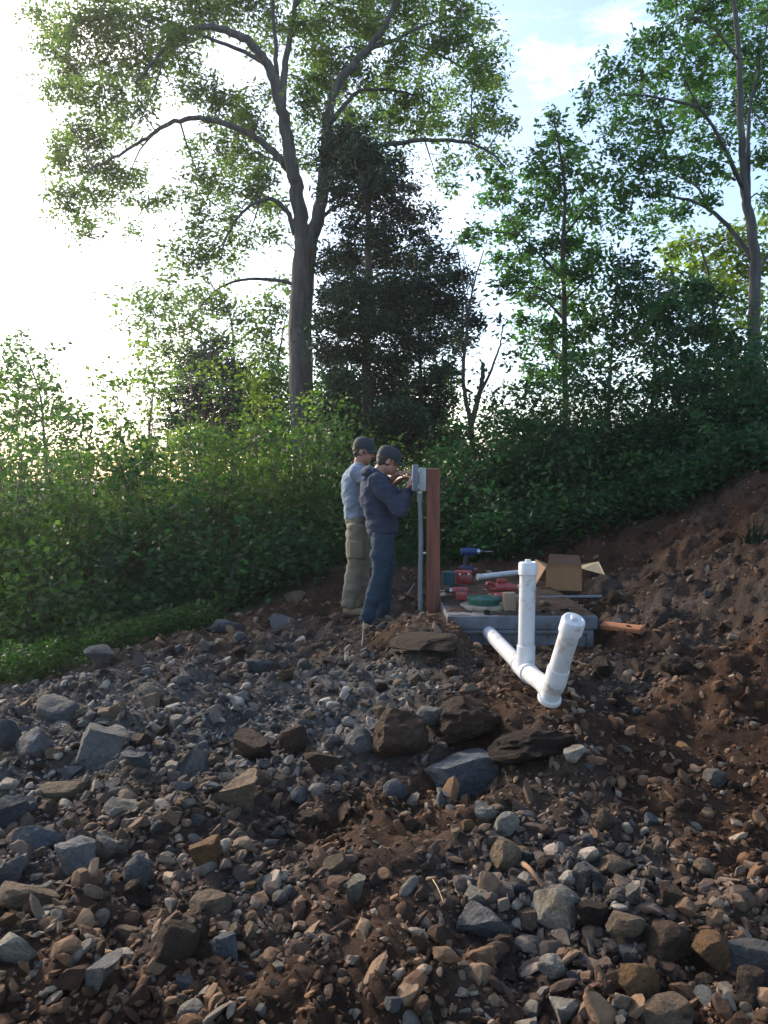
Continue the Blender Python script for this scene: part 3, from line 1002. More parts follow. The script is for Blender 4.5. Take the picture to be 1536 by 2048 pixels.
c = top_at(968, 1216)
rl = tag(empty('riser_lid', c), 'dark green round plastic access lid on a pale collar on the tank', 'lid')
MB().lathe(c, [(0.20, 0.0), (0.205, 0.012), (0.20, 0.03), (0.165, 0.034)], 40).build('collar', M['concrete_pale'], rl)
MB().lathe(c, [(0.128, 0.034), (0.132, 0.05), (0.132, 0.062), (0.142, 0.064), (0.144, 0.086), (0.136, 0.094), (0.10, 0.098), (0.098, 0.092), (0.06, 0.092), (0.055, 0.10), (0.0, 0.10)], 40).build('cover', M['lid_green'], rl)
for k in range(10):
    a = k * math.tau / 10
    p = c + Vector((math.cos(a) * 0.143, math.sin(a) * 0.143, 0.074))
    MB().box(p, (0.012, 0.02, 0.022), Matrix.Rotation(a, 3, 'Z'), 0.003).build('grip_rib', M['lid_green'], rl)

# white drain pipes: a run out of the tank, a capped upright on a tee, a capped leaning end
RP = 0.053
A0, A1, A2 = P(968, 1255, 6.5), P(1052, 1343, 5.2), P(1104, 1380, 4.3)
pipe = tag(empty('drain_pipe', P(1052, 1345, 5.2)), 'white plastic drain pipe assembly with two capped risers forming a V', 'pipe')
dr = (A2 - A0).normalized()
MB().tube(A0, A1 - (A1 - A0).normalized() * 0.1, RP, 28).build('inlet_pipe', M['pvc'], pipe)
d1, d2 = (A1 - A0).normalized(), (A2 - A1).normalized()
tee = MB()
tee.loft([A1 - d1 * 0.15, A1 - d1 * 0.02, A1 + d2 * 0.02, A1 + d2 * 0.15], [RP + 0.007] * 4, n=28)
up0 = Vector((0, 0, 1))
tee.tube(A1 - d1 * 0.01, A1 + Vector((0, -0.0, 0.17)), RP + 0.007, 28)
teeo = tee.build('tee_fitting', M['pvc_clean'], pipe)
for q in (A1 - d1 * 0.15, A1 + d2 * 0.15):
    MB().tube(q - d2 * 0.008, q + d2 * 0.008, RP + 0.011, 28).build('rim', M['pvc_clean'], teeo)
MB().tube(A1 + d2 * 0.1, A2 - d2 * 0.02, RP, 28).build('outlet_pipe', M['pvc'], pipe)
T1 = P(1056, 1124, 5.2)
B1 = Vector((A1.x, A1.y, A1.z + 0.1))
MB().tube(B1, T1 - Vector((0, 0, 0.02)), RP, 28).build('upright_riser', M['pvc'], pipe)


def cap(p, d, parent, knob=True):
    rot = Vector((0, 0, 1)).rotation_difference(d.normalized()).to_matrix()
    co = MB().lathe(p - d.normalized() * 0.085, [(RP + 0.005, 0.0), (RP + 0.009, 0.004), (RP + 0.009, 0.072), (RP + 0.004, 0.083), (RP - 0.006, 0.087), (RP - 0.009, 0.082), (0.0, 0.082)], 32, rot).build('cap', M['pvc_clean'], parent)
    if knob:
        MB().box(p + d.normalized() * 0.006, (0.034, 0.034, 0.022), rot, 0.004).build('square_plug', M['pvc_clean'], co)


cap(T1, Vector((0, 0, 1)), pipe)
T2 = P(1148, 1238, 4.08)
d3 = (T2 - A2).normalized()
el = MB()
el.loft(smoothpath([A2 - d2 * 0.17, A2 - d2 * 0.06, A2 + d3 * 0.05 + d2 * 0.01, A2 + d3 * 0.15], 4), [RP + 0.007] * 13, n=28)
elo = el.build('elbow', M['pvc_clean'], pipe)
MB().lathe(A2 - d3 * 0.075, [(0.05, 0.0), (RP + 0.010, 0.004), (RP + 0.013, 0.016), (RP + 0.010, 0.03)], 32, Vector((0, 0, 1)).rotation_difference(d3).to_matrix()).build('socket', M['pvc_clean'], elo)
MB().tube(A2 - d3 * 0.05, T2 - d3 * 0.02, RP, 28).build('leaning_riser', M['pvc'], pipe)
cap(T2, d3, pipe)

# timber post with its control box and conduit
PB = P(865, 1232, 7.1)
pz = PB.z - 0.25
post_top = EYE - (938 - HZ) / F * 7.1
post = tag(empty('timber_post', (PB.x, PB.y, PB.z)), 'square reddish brown timber post set upright by the tank', 'post')
pm = MB().box((PB.x + 0.004, PB.y, (pz + post_top) / 2), (0.118, 0.118, post_top - pz), bevel=0.006).build('post_shaft', M['timber'], post)
MB().box((PB.x + 0.004, PB.y, post_top + 0.002), (0.112, 0.112, 0.008), bevel=0.002).build('end_grain', M['timber_pale'], post)

bx = PB.x - 0.058                                   # the post's face towards the two people
zb0, zb1 = EYE - (982 - HZ) / F * 7.1, EYE - (932 - HZ) / F * 7.1
zc = (zb0 + zb1) / 2
box = tag(empty('control_box', (bx, PB.y, zb0)), 'grey metal control box screwed to the timber post', 'control box')
MB().box((bx - 0.036, PB.y, zc - 0.008), (0.066, 0.20, zb1 - zb0 - 0.02), bevel=0.006).build('housing', M['white'], box)
dr_ = MB().box((bx - 0.098, PB.y - 0.01, zc + 0.006), (0.052, 0.23, zb1 - zb0 + 0.01), bevel=0.007).build('door', M['steel_box'], box)
MB().box((bx - 0.128, PB.y - 0.085, zc), (0.012, 0.02, 0.05), bevel=0.003).build('latch', M['steel'], dr_)
for zz in (-0.07, 0.07):
    MB().tube((bx - 0.07, PB.y - 0.112, zc + zz - 0.018), (bx - 0.07, PB.y - 0.112, zc + zz + 0.018), 0.007, 10).build('hinge', M['steel'], box)
cx_ = P(841, 1000, 7.08).x
con = tag(empty('conduit', (cx_, 7.08, PB.z)), 'thin grey plastic conduit running from the control box down to the clay', 'conduit')
MB().loft(smoothpath([(cx_, 7.08, PB.z - 0.2), (cx_ - 0.001, 7.08, 0.7), (cx_ + 0.004, 7.08, 1.1), (cx_ - 0.006, 7.08, zb0 - 0.08), (cx_ - 0.004, 7.08, zb0)], 4), [0.0215] * 17, n=16).build('tube', M['conduit'], con)
MB().tube((cx_ - 0.005, 7.08, zb0 - 0.10), (cx_ - 0.005, 7.08, zb0 - 0.025), 0.028, 16).build('coupling', M['conduit'], con)
MB().tube((cx_ - 0.005, 7.08, zb0 - 0.018), (cx_ - 0.005, 7.08, zb0), 0.033, 6).build('lock_nut', M['steel'], con)
MB().box((cx_ + 0.02, 7.08, 0.95), (0.075, 0.022, 0.016), bevel=0.003).build('strap', M['steel'], con)

# ------------------------------------------------------------------ things lying on and round the tank
def cardboard_box():
    f = top_at(1136, 1181)
    w, d, h, th = 0.335, 0.34, 0.215, 0.005
    rot = Matrix.Rotation(R(-6), 4, 'Z')
    r = empty('cardboard_box', (f.x, f.y + d / 2, f.z))
    r.rotation_euler = (0, 0, R(-14))
    tag(r, 'open brown cardboard box with its flaps folded out on the tank', 'box')

    def panel(name, pts, mat):
        """A sheet with thickness from a quad in the box's own frame."""
        p = [Vector(x) for x in pts]
        nrm = (p[1] - p[0]).cross(p[3] - p[0]).normalized() * th
        v = [tuple(x) for x in p] + [tuple(x + nrm) for x in p]
        q = [(3, 2, 1, 0), (4, 5, 6, 7), (0, 1, 5, 4), (1, 2, 6, 5), (2, 3, 7, 6), (3, 0, 4, 7)]
        me = mesh_np(name, v, np.array(q), False)
        return link(name, me, mat, r)
    a, b_ = w / 2, d / 2
    panel('base', [(-a, -b_, 0.004), (a, -b_, 0.004), (a, b_, 0.004), (-a, b_, 0.004)], M['card'])
    panel('side', [(-a, -b_, 0), (a, -b_, 0), (a, -b_, h), (-a, -b_, h)], M['card'])
    panel('side', [(a, b_, 0), (-a, b_, 0), (-a, b_, h), (a, b_, h)], M['card'])
    panel('side', [(-a, b_, 0), (-a, -b_, 0), (-a, -b_, h), (-a, b_, h)], M['card'])
    panel('side', [(a, -b_, 0), (a, b_, 0), (a, b_, h), (a, -b_, h)], M['card'])
    panel('flap', [(-a, -b_, h + 0.002), (-a, b_, h + 0.002), (-a - 0.12, b_ - 0.005, h + 0.05), (-a - 0.10, -b_ - 0.08, h - 0.17)], M['card'])
    panel('flap', [(a, b_, h + 0.002), (a, -b_, h + 0.002), (a + 0.22, -b_ - 0.04, h - 0.05), (a + 0.17, b_ - 0.02, h + 0.04)], M['straw'])  # right flap in a paler colour that stands in for light on it
    panel('flap', [(-a + 0.008, -b_ + 0.012, h - 0.004), (a - 0.008, -b_ + 0.012, h - 0.004), (a - 0.012, -b_ + 0.07, h - 0.13), (-a + 0.012, -b_ + 0.07, h - 0.13)], M['card_in_shade'])
    panel('flap', [(-a, b_, h), (a, b_, h), (a - 0.02, b_ + 0.045, h + 0.095), (-a + 0.015, b_ + 0.03, h + 0.105)], M['card_in_shade'])
    MB().box((0.0, -b_ - 0.001, h * 0.25), (0.05, 0.003, h * 0.5)).build('tape', M['straw'], None, False).parent = r
    return r


cardboard_box()


def rodthing(name, label, cat, a, b, r, mat, ends=None, n=14):
    a, b = Vector(a), Vector(b)
    t = tag(empty(name, (a + b) / 2), label, cat)
    MB().tube(a, b, r, n).build('shaft', mat, t)
    d = (b - a).normalized()
    for q, s in ((a, -1), (b, 1)):
        MB().tube(q + d * s * 0.001, q + d * s * (0.02 if ends is None else ends), r * 1.12, n).build('end', mat, t)
    return t


pa, pb = top_at(960, 1164), top_at(1046, 1160)
rodthing('pipe_offcut', 'short white pipe offcut propped behind the red tools', 'pipe', pa + Vector((0, 0, 0.055)), pb + Vector((0.0, 0, 0.085)), 0.03, M['pvc'], 0.03, 20)
pa, pb = top_at(1010, 1199), top_at(1197, 1196)
rodthing('conduit_length', 'thin grey conduit length lying across the tank before the cardboard box', 'conduit', pa + Vector((0, 0, 0.014)), pb + Vector((0, 0, 0.014)), 0.0125, M['conduit'], 0.03)

# red toolbox
c = top_at(927, 1168)
tb = tag(empty('toolbox', c), 'dark red toolbox standing right of the post on the tank', 'toolbox')
MB().box(c + Vector((0, 0, 0.055)), (0.165, 0.12, 0.11), bevel=0.008).build('case', M['red'], tb)
MB().box(c + Vector((0, 0, 0.125)), (0.17, 0.125, 0.028), bevel=0.008).build('lid', M['red_worn'], tb)
MB().loft(smoothpath([c + Vector((-0.05, 0, 0.135)), c + Vector((-0.045, 0, 0.165)), c + Vector((0.045, 0, 0.165)), c + Vector((0.05, 0, 0.135))], 4), [0.007] * 13, n=8).build('handle', M['black'], tb)
for s in (-1, 1):
    MB().box(c + Vector((s * 0.045, -0.065, 0.105)), (0.02, 0.008, 0.03), bevel=0.002).build('latch', M['steel'], tb)
MB().tube(c + Vector((0.085, 0, 0.06)), c + Vector((0.105, 0, 0.06)), 0.012, 10).build('side_grip', M['black'], tb)


def drill(c, rz, label, body, sc=1.0, lying=False, acc='black'):
    r = empty('cordless_drill', c)
    r.rotation_euler = (R(80) if lying else 0, 0, rz)
    if lying: r.location = c + Vector((0, 0, 0.045 * sc))
    tag(r, label, 'drill')
    s = sc

    def part(name, mb, mat):
        o = mb.build(name, M[mat])
        o.parent = r
        return o
    part('motor_body', MB().loft([(-0.09 * s, 0, 0.19 * s), (-0.085 * s, 0, 0.19 * s), (-0.02 * s, 0, 0.19 * s), (0.05 * s, 0, 0.19 * s), (0.07 * s, 0, 0.19 * s)], [0.02 * s, 0.034 * s, 0.038 * s, 0.036 * s, 0.026 * s], n=18), body)
    part('handle', MB().loft([(-0.03 * s, 0, 0.17 * s), (-0.04 * s, 0, 0.11 * s), (-0.045 * s, 0, 0.05 * s)], [(0.026 * s, 0.02 * s)] * 3, side=(1, 0, 0), n=14), acc)
    part('battery', MB().box((-0.035 * s, 0, 0.027 * s), (0.11 * s, 0.072 * s, 0.054 * s), bevel=0.008 * s), body)
    part('gear_collar', MB().tube((0.068 * s, 0, 0.19 * s), (0.095 * s, 0, 0.19 * s), 0.027 * s, 18), 'steel')
    part('chuck', MB().loft([(0.094 * s, 0, 0.19 * s), (0.13 * s, 0, 0.19 * s), (0.145 * s, 0, 0.19 * s)], [0.022 * s, 0.021 * s, 0.01 * s], n=14), 'black')
    part('bit', MB().tube((0.14 * s, 0, 0.19 * s), (0.22 * s, 0, 0.19 * s), 0.004 * s, 8), 'steel')
    part('trigger', MB().box((-0.005 * s, 0, 0.14 * s), (0.014 * s, 0.018 * s, 0.03 * s), bevel=0.003 * s), 'black')
    return r


drill(top_at(915, 1203), R(170), 'red and black drill lying by the foot of the post', 'red_worn', 0.9, True)
drill(top_at(992, 1201), R(15), 'red drill lying just behind the green lid', 'red_worn', 0.8, True)
bl = hit(940, 1138)
bl = Vector((P(940, 1136, 9.25).x, 9.25, gz(P(940, 1136, 9.25).x, 9.25)))
drill(bl, R(0), 'big blue power drill standing upright on the clay behind the tank', 'blue', 1.2, False, 'black')

# red reciprocating saw on the tank
c = top_at(1014, 1186)
sw = tag(empty('reciprocating_saw', c), 'long red power saw lying behind the white upright pipe', 'saw')
MB().loft([c + Vector((x, 0, z)) for x, z in ((-0.12, 0.05), (-0.11, 0.052), (-0.02, 0.058), (0.06, 0.052), (0.10, 0.045))], [0.02, 0.04, 0.046, 0.036, 0.024], n=16).build('motor_body', M['red_worn'], sw)
MB().loft(smoothpath([c + Vector((-0.10, 0, 0.06)), c + Vector((-0.16, 0, 0.10)), c + Vector((-0.19, 0, 0.07)), c + Vector((-0.16, 0, 0.03)), c + Vector((-0.10, 0, 0.03))], 4), [0.017] * 17, n=10).build('handle', M['red'], sw)
MB().box(c + Vector((0.115, 0, 0.045)), (0.03, 0.06, 0.07), bevel=0.006).build('shoe', M['steel'], sw)
MB().box(c + Vector((0.20, 0, 0.045)), (0.16, 0.003, 0.02)).build('blade', M['steel'], sw)
MB().box(c + Vector((-0.05, 0, 0.115)), (0.09, 0.05, 0.04), bevel=0.008).build('battery', M['red'], sw)

# wooden block, dark tub, loose board
c = top_at(1018, 1222)
wb = tag(empty('wooden_block', c), 'upright weathered wooden block between green lid and white upright pipe', 'block')
MB().box(c + Vector((0, 0, 0.075)), (0.095, 0.06, 0.15), Matrix.Rotation(0.2, 3, 'Z'), 0.004).build('block_body', M['timber_pale'], wb)
MB().box(c + Vector((0, 0, 0.151)), (0.09, 0.055, 0.006), Matrix.Rotation(0.2, 3, 'Z'), 0.002).build('end_grain', M['straw'], wb)
c = top_at(897, 1172)
c.z = max(c.z, gz(c.x, c.y)) if not (TX0 < c.x < TX1) else c.z
tub = tag(empty('plastic_tub', c), 'dark teal plastic tub standing between the post and the red toolbox', 'tub')
MB().lathe(c, [(0.058, 0.0), (0.062, 0.004), (0.07, 0.13), (0.066, 0.13)], 28).build('tub_wall', M['teal'], tub)
MB().lathe(c, [(0.074, 0.128), (0.076, 0.134), (0.074, 0.146), (0.06, 0.15), (0.0, 0.15)], 28).build('lid', M['teal'], tub)
a, b_ = hit(1205, 1276), hit(1284, 1274)
mid = (a + b_) / 2
bd = tag(empty('loose_board', mid), 'bright orange-brown board lying on the clay right of the tank', 'board')
an = math.atan2(b_.y - a.y, b_.x - a.x)
MB().box(mid + Vector((0, 0, 0.075)), ((b_ - a).length, 0.09, 0.035), Euler((0.25, -0.02, an)).to_matrix(), 0.003).build('plank', M['timber_orange'], bd)
MB().box(mid + Vector(((b_ - a).length / 2 + 0.004, 0, 0.075)), (0.006, 0.082, 0.03), Euler((0.25, -0.02, an)).to_matrix()).build('end_grain', M['timber_pale'], bd)

# sticks and straws
def stick(label, pts, r, mat, cat='stick', name='stick'):
    p = [hit(*q[:2]) + Vector((0, 0, q[2])) for q in pts]
    pp = smoothpath(p, 4)
    o = MB().loft(pp, [r * (1 - 0.4 * i / len(pp)) for i in range(len(pp))], n=7).build(name, M[mat])
    tag(o, label, cat)


stick('dry straw bent on the brown gravel left of the big pale-topped rock', [(866, 1768, 0.012), (876, 1790, 0.02), (886, 1812, 0.012)], 0.0022, 'straw', 'straw', 'straw')
stick('pale straw beside the dark grey stone', [(1000, 1775, 0.015), (1012, 1800, 0.022), (1020, 1822, 0.012)], 0.002, 'straw', 'straw', 'straw')
stick('short reddish wood splinter above the big buff rock', [(1046, 1745, 0.03), (1062, 1768, 0.05), (1086, 1788, 0.02)], 0.011, 'twig_wood')
stick('thin grey rod on the clay at the feet of the person in jeans', [(752, 1262, 0.03), (764, 1253, 0.03), (786, 1238, 0.03)], 0.006, 'conduit', 'rod', 'rod')
stick('thin stick poking from the heap below the jeans', [(724, 1292, 0.0), (726, 1282, 0.06), (727, 1276, 0.12)], 0.006, 'timber_pale')
stick('short pale stick leaning between the jeans and the conduit', [(806, 1202, 0.01), (818, 1190, 0.03), (829, 1180, 0.06)], 0.007, 'timber_pale')

# bits of rock and clay left on the tank's top
for k in range(20):
    p = top_at(rnd.uniform(1085, 1188), rnd.uniform(1200, 1230)) if k < 14 else top_at(rnd.uniform(935, 1040), rnd.uniform(1170, 1229))
    if p.y < TY0 + 0.03: continue
    me = rnd.choice(PROTO[('block', False)] + PROTO[('wedge', False)])
    o = link('stone', me)
    o.material_slots[0].link = 'OBJECT'
    mt = rnd.choice(('stone_tan', 'stone_brown', 'stone_pale', 'stone_brown'))
    o.material_slots[0].material = M[mt]
    s = rnd.uniform(0.03, 0.075)
    o.scale = (s, s * 0.8, s * 0.6)
    o.rotation_euler = (0, 0, rnd.uniform(0, 6))
    o.location = (p.x, p.y, ZT + s * 0.27)
    near = min((('the green lid', top_at(968, 1216)), ('the wooden block', top_at(1018, 1222)), ('the cardboard box', top_at(1120, 1185)), ('the grey conduit length', top_at(1150, 1197)), ('the upright white pipe', top_at(1085, 1222)), ('the tank corner', top_at(1185, 1228)), ('the red toolbox', top_at(927, 1168)), ('the leaning pipe cap', top_at(1145, 1228))), key=lambda q: (q[1] - p).length)
    dx, dy = p.x - near[1].x, p.y - near[1].y
    rel = ('right of' if dx > 0 else 'left of') if abs(dx) > abs(dy) else ('behind' if dy > 0 else 'in front of')
    for w_ in ('', 'small ', 'tiny ', 'sharp ', 'flat ', 'dull '):
        lab = f'{w_}{COLW[mt]} stone chip on the tank {rel} {near[0]}'
        if lab not in used: break
    used.add(lab)
    tag(o, lab, 'stone', 'stone chips on the tank')

# ------------------------------------------------------------------ two people at the control box
def remeshed(mb, name, voxel, smooth_it=4, folds=0.0, fscale=14.0, seed=0):
    """One closed continuous surface from overlapping lofts."""
    me = mb.mesh(name + '_raw', True)
    o = link(name + '_raw', me)
    rm = o.modifiers.new('r', 'REMESH')
    rm.mode = 'VOXEL'
    rm.voxel_size = voxel
    sm = o.modifiers.new('s', 'SMOOTH')
    sm.factor = 0.5
    sm.iterations = smooth_it
    dg = bpy.context.evaluated_depsgraph_get()
    dg.update()
    out = bpy.data.meshes.new_from_object(o.evaluated_get(dg))
    out.name = name
    bpy.data.objects.remove(o)
    bpy.data.meshes.remove(me)
    nv = len(out.vertices)
    if folds > 0:
        co = np.empty(nv * 3, np.float32)
        no = np.empty(nv * 3, np.float32)
        out.vertices.foreach_get('co', co)
        out.vertices.foreach_get('normal', no)
        co, no = co.reshape(-1, 3), no.reshape(-1, 3)
        q = co * np.array([1.0, 1.0, 1.7])
        d = folds * (1.6 * vnoise3(q + seed, fscale, 4) + 0.9 * vnoise3(q + seed, fscale * 2.3, 5))
        out.vertices.foreach_set('co', (co + no * d[:, None]).astype(np.float32).ravel())
    out.polygons.foreach_set('use_smooth', np.ones(len(out.polygons), bool))
    out.update()
    return out


def V3(*a):
    return Vector(a)


def chain(pts, r, k=4):
    """Smooth path through joints with radii spread along it."""
    pp = smoothpath(pts, k)
    m = len(pts) - 1
    rr = []
    for i in range(len(pp)):
        t = i / k
        j = min(int(t), m - 1)
        u = t - j
        a, b = r[j], r[j + 1]
        rr.append(tuple(x * (1 - u) + y * u for x, y in zip(a, b)) if isinstance(a, tuple) else a * (1 - u) + b * u)
    return pp, rr


def hand(mb, wrist, dirn, palm_n, sgn, curl):
    """Palm, four fingers of unequal length bent at the knuckles, thumb from the side of the palm."""
    d = dirn.normalized()
    nrm = (palm_n - d * palm_n.dot(d)).normalized()       # out of the palm
    s = d.cross(nrm) * sgn                                # towards the thumb
    mb.loft([wrist - d * 0.02, wrist + d * 0.02, wrist + d * 0.06, wrist + d * 0.095], [(0.024, 0.019), (0.032, 0.017), (0.041, 0.016), (0.040, 0.013)], side=s, n=14)
    for i, ln in enumerate((0.072, 0.080, 0.074, 0.058)):
        b = wrist + d * 0.085 + s * (0.030 - 0.0195 * i)
        q = [b - d * 0.02]
        dd = d.copy()
        q.append(b + d * 0.005)
        for k, fr in enumerate((0.42, 0.32, 0.26)):
            c_ = curl * (0.7 + 0.25 * k)
            dd = (dd * math.cos(c_) + nrm * math.sin(c_)).normalized()
            q.append(q[-1] + dd * ln * fr)
        mb.loft(q, [0.0095, 0.0095, 0.009, 0.0085, 0.0072], n=8)
    tb = wrist + d * 0.025 + s * 0.024
    td = (s * 0.75 + d * 0.6 + nrm * 0.35).normalized()
    q = [tb, tb + td * 0.035, tb + td * 0.035 + (d * 0.85 + nrm * 0.45 + s * 0.1).normalized() * 0.032, tb + td * 0.035 + (d * 0.8 + nrm * 0.6).normalized() * 0.058]
    mb.loft(q, [0.0125, 0.0115, 0.010, 0.008], n=8)


def head(mb, c, f, up):
    """Skull, jaw, nose, brow, ears round centre c, facing f."""
    side = up.cross(f).normalized()
    rot = Matrix((f, side, up)).transposed()
    mb.ball(c + up * 0.025 - f * 0.008, (0.096, 0.076, 0.098), 18, 12, rot)
    mb.ball(c - up * 0.045 + f * 0.026, (0.066, 0.058, 0.072), 16, 10, rot)
    mb.ball(c - up * 0.092 + f * 0.055, (0.028, 0.028, 0.022), 12, 8, rot)
    mb.loft([c + up * 0.02 + f * 0.078, c - up * 0.005 + f * 0.10, c - up * 0.028 + f * 0.108, c - up * 0.036 + f * 0.088], [0.009, 0.012, 0.016, 0.010], n=10)
    mb.ball(c + up * 0.028 + f * 0.078, (0.02, 0.05, 0.012), 12, 8, rot)
    mb.ball(c - up * 0.062 + f * 0.082, (0.014, 0.026, 0.010), 12, 8, rot)
    for s in (-1, 1):
        mb.ball(c + side * s * 0.076 - f * 0.006 - up * 0.006, (0.020, 0.010, 0.032), 10, 8, rot)


def person(name_label, loc, J, colours, style):
    """J: joints in the person's own frame, facing +x, right hand towards -y."""
    r = empty('person', loc)
    tag(r, name_label, 'person')
    Hc, Hf = J['head'], J['face'].normalized()
    up = (J['head'] - J['neck']).normalized() * 0.35 + V3(0, 0, 1) * 0.65
    up = (up - Hf * up.dot(Hf)).normalized()
    body = MB()
    head(body, Hc, Hf, up)
    pp, rr = chain([J['neck'] - V3(0, 0, 0.05), J['neck'] + V3(0, 0, 0.03), Hc - up * 0.05 - Hf * 0.015], [0.062, 0.056, 0.056])
    body.loft(pp, rr, n=14)
    pp, rr = chain([J['hip'] - V3(0, 0, 0.04), J['hip'] + V3(0, 0, 0.06), J['waist'], J['chest'], J['neck'] - V3(0, 0, 0.06)], [(0.10, 0.14), (0.105, 0.15), (0.095, 0.135), (0.105, 0.155), (0.07, 0.10)])
    body.loft(pp, rr, side=(1, 0, 0), n=18)
    for s in ('r', 'l'):
        body.loft(*chain([J['sh_' + s], (J['sh_' + s] + J['el_' + s]) / 2, J['el_' + s]], [0.050, 0.046, 0.039]), n=12)
        body.loft(*chain([J['el_' + s], (J['el_' + s] * 0.6 + J['wr_' + s] * 0.4), J['wr_' + s]], [0.040, 0.041, 0.027]), n=12)
        body.ball(J['sh_' + s], 0.056)
        hand(body, J['wr_' + s], J['hd_' + s], J['pn_' + s], -1 if s == 'r' else 1, style.get('curl_' + s, 0.35))
        body.loft(*chain([J['hj_' + s], (J['hj_' + s] + J['kn_' + s]) / 2, J['kn_' + s], J['kn_' + s] * 0.62 + J['an_' + s] * 0.38, J['an_' + s]], [0.082, 0.072, 0.055, 0.052, 0.036]), n=12)
        body.loft([J['an_' + s] + V3(-0.03, 0, -0.02), J['an_' + s] + V3(0.05, 0, -0.035), J['an_' + s] + V3(0.15, 0, -0.05)], [0.035, 0.035, 0.025], n=10)
    bo = link('body', remeshed(body, 'body', 0.0078, 2), M['skin'], r)
    side = up.cross(Hf).normalized()
    for s in (-1, 1):
        e = MB().ball(Hc + Hf * 0.082 + side * s * 0.031 + up * 0.006, 0.011, 10, 8).build('eye', M['white'], None)
        e.parent = bo
        e2 = MB().ball(Hc + Hf * 0.0915 + side * s * 0.031 + up * 0.006, (0.003, 0.005, 0.005), 10, 6).build('pupil', M['black'], None)
        e2.parent = bo
    # hair below the cap
    rot = Matrix((Hf, side, up)).transposed()
    hm = MB()
    hm.ball(Hc + up * 0.02 - Hf * 0.022, (0.094, 0.081, 0.088), 18, 12, rot)
    hm.ball(Hc - up * 0.03 - Hf * 0.05, (0.05, 0.064, 0.05), 14, 10, rot)
    link('hair', remeshed(hm, 'hair', 0.009, 2, 0.006, 40), M['hair'], r)
    # cap with its brim
    cp = MB()
    cc = Hc + up * 0.052 - Hf * 0.006
    prof = [(0.104, -0.02), (0.106, 0.0), (0.104, 0.03), (0.092, 0.06), (0.066, 0.082), (0.032, 0.093), (0.0, 0.096)]
    sc = Matrix.Diagonal((1.06, 0.9, 1.0))
    cp.lathe(cc, prof, 28, rot @ sc)
    co = cp.build('cap', M[colours['cap']], None)
    co.parent = r
    bm_ = MB()
    n_ = 15
    vv, qq = [], []
    for lay in (0, 1):
        for i in range(n_):
            a = R(-62 + 124 * i / (n_ - 1))
            for k, rad in enumerate((0.092, 0.135, 0.172 * (1 - 0.10 * abs(math.sin(a))))):
                p = Hf * (math.cos(a) * rad * 1.05) + side * (math.sin(a) * min(rad, 0.10) * 0.92)
                p = cc + p + up * (-0.012 - 0.02 * (k / 2) ** 2 - 0.018 * math.sin(a) ** 2 - 0.005 * lay)
                vv.append(tuple(p))
    for lay in (0, 1):
        for i in range(n_ - 1):
            for k in range(2):
                a0 = lay * n_ * 3 + i * 3 + k
                qd = (a0, a0 + 1, a0 + 4, a0 + 3)
                qq.append(qd if lay == 0 else qd[::-1])
    o = n_ * 3
    for i in range(n_ - 1):
        qq.append((i * 3 + 2, o + i * 3 + 2, o + i * 3 + 5, i * 3 + 5))
    bm_.add(vv, qq)
    br = bm_.build('brim', M[colours['cap']], None)
    br.parent = co
    bt = MB().ball(cc + up * 0.097, 0.008, 8, 6).build('button', M[colours['cap']], None)
    bt.parent = co
    # top garment
    tm = MB()
    t = style['bulk']
    pp, rr = chain([J['hem'], J['waist'], J['chest'] - V3(0, 0, 0.05), J['chest'] + V3(0, 0, 0.07), J['neck'] - V3(0, 0, 0.025)],
                   [(0.13 + t, 0.165 + t), (0.125 + t, 0.16 + t), (0.13 + t, 0.18 + t), (0.118 + t, 0.185 + t), (0.072, 0.082)])
    tm.loft(pp, rr, side=(1, 0, 0), n=22)
    for s in ('r', 'l'):
        tm.ball(J['sh_' + s], 0.072 + t * 0.8)
        tm.loft(*chain([J['neck'] - V3(0, 0, 0.05), J['sh_' + s]], [0.075, 0.075 + t]), n=12)
        if style['sleeve'] == 'long':
            tm.loft(*chain([J['sh_' + s], (J['sh_' + s] + J['el_' + s]) / 2, J['el_' + s]], [0.070 + t, 0.067 + t, 0.060 + t]), n=14)
            w = J['el_' + s] * 0.06 + J['wr_' + s] * 0.94
            tm.loft(*chain([J['el_' + s], (J['el_' + s] + w) / 2, w], [0.060 + t, 0.056 + t, 0.044]), n=14)
            tm.ball(J['el_' + s], 0.062 + t)
        else:
            w = J['sh_' + s] * 0.38 + J['el_' + s] * 0.62
            tm.loft(*chain([J['sh_' + s], w], [0.072 + t, 0.064 + t]), n=14)
    if style.get('hood'):
        nb = J['neck']
        ring = [nb + V3(0.075 * math.cos(a) - 0.015, 0.105 * math.sin(a), 0.0 + (0.03 if math.cos(a) < 0 else -0.05) * abs(math.cos(a))) for a in [k * math.tau / 16 for k in range(17)]]
        tm.loft(ring, [0.040] * 17, n=10, caps=False)
        tm.ball(nb + V3(-0.10, 0, 0.02), (0.075, 0.13, 0.065))
        tm.ball(nb + V3(-0.12, 0, -0.09), (0.05, 0.11, 0.09))
    link('hooded_sweatshirt' if style.get('hood') else 'tee_shirt', remeshed(tm, 'top', 0.010, 3, 0.016, 10, 3.3), M[colours['top']], r)
    # trousers
    tr = MB()
    pp, rr = chain([J['hip'] - V3(0, 0, 0.06), J['hip'] + V3(0, 0, 0.02), J['belt']], [(0.118, 0.155), (0.130, 0.165), (0.118, 0.152)])
    tr.loft(pp, rr, side=(1, 0, 0), n=20)
    lg = style['leg']
    for s in ('r', 'l'):
        a = J['an_' + s] + V3(-0.005, 0, style.get('cuff', 0.0))
        tr.loft(*chain([J['hj_' + s], (J['hj_' + s] + J['kn_' + s]) / 2, J['kn_' + s], (J['kn_' + s] + a) / 2, a], [0.105 + lg, 0.097 + lg, 0.076 + lg, 0.072 + lg, 0.062 + lg]), n=16)
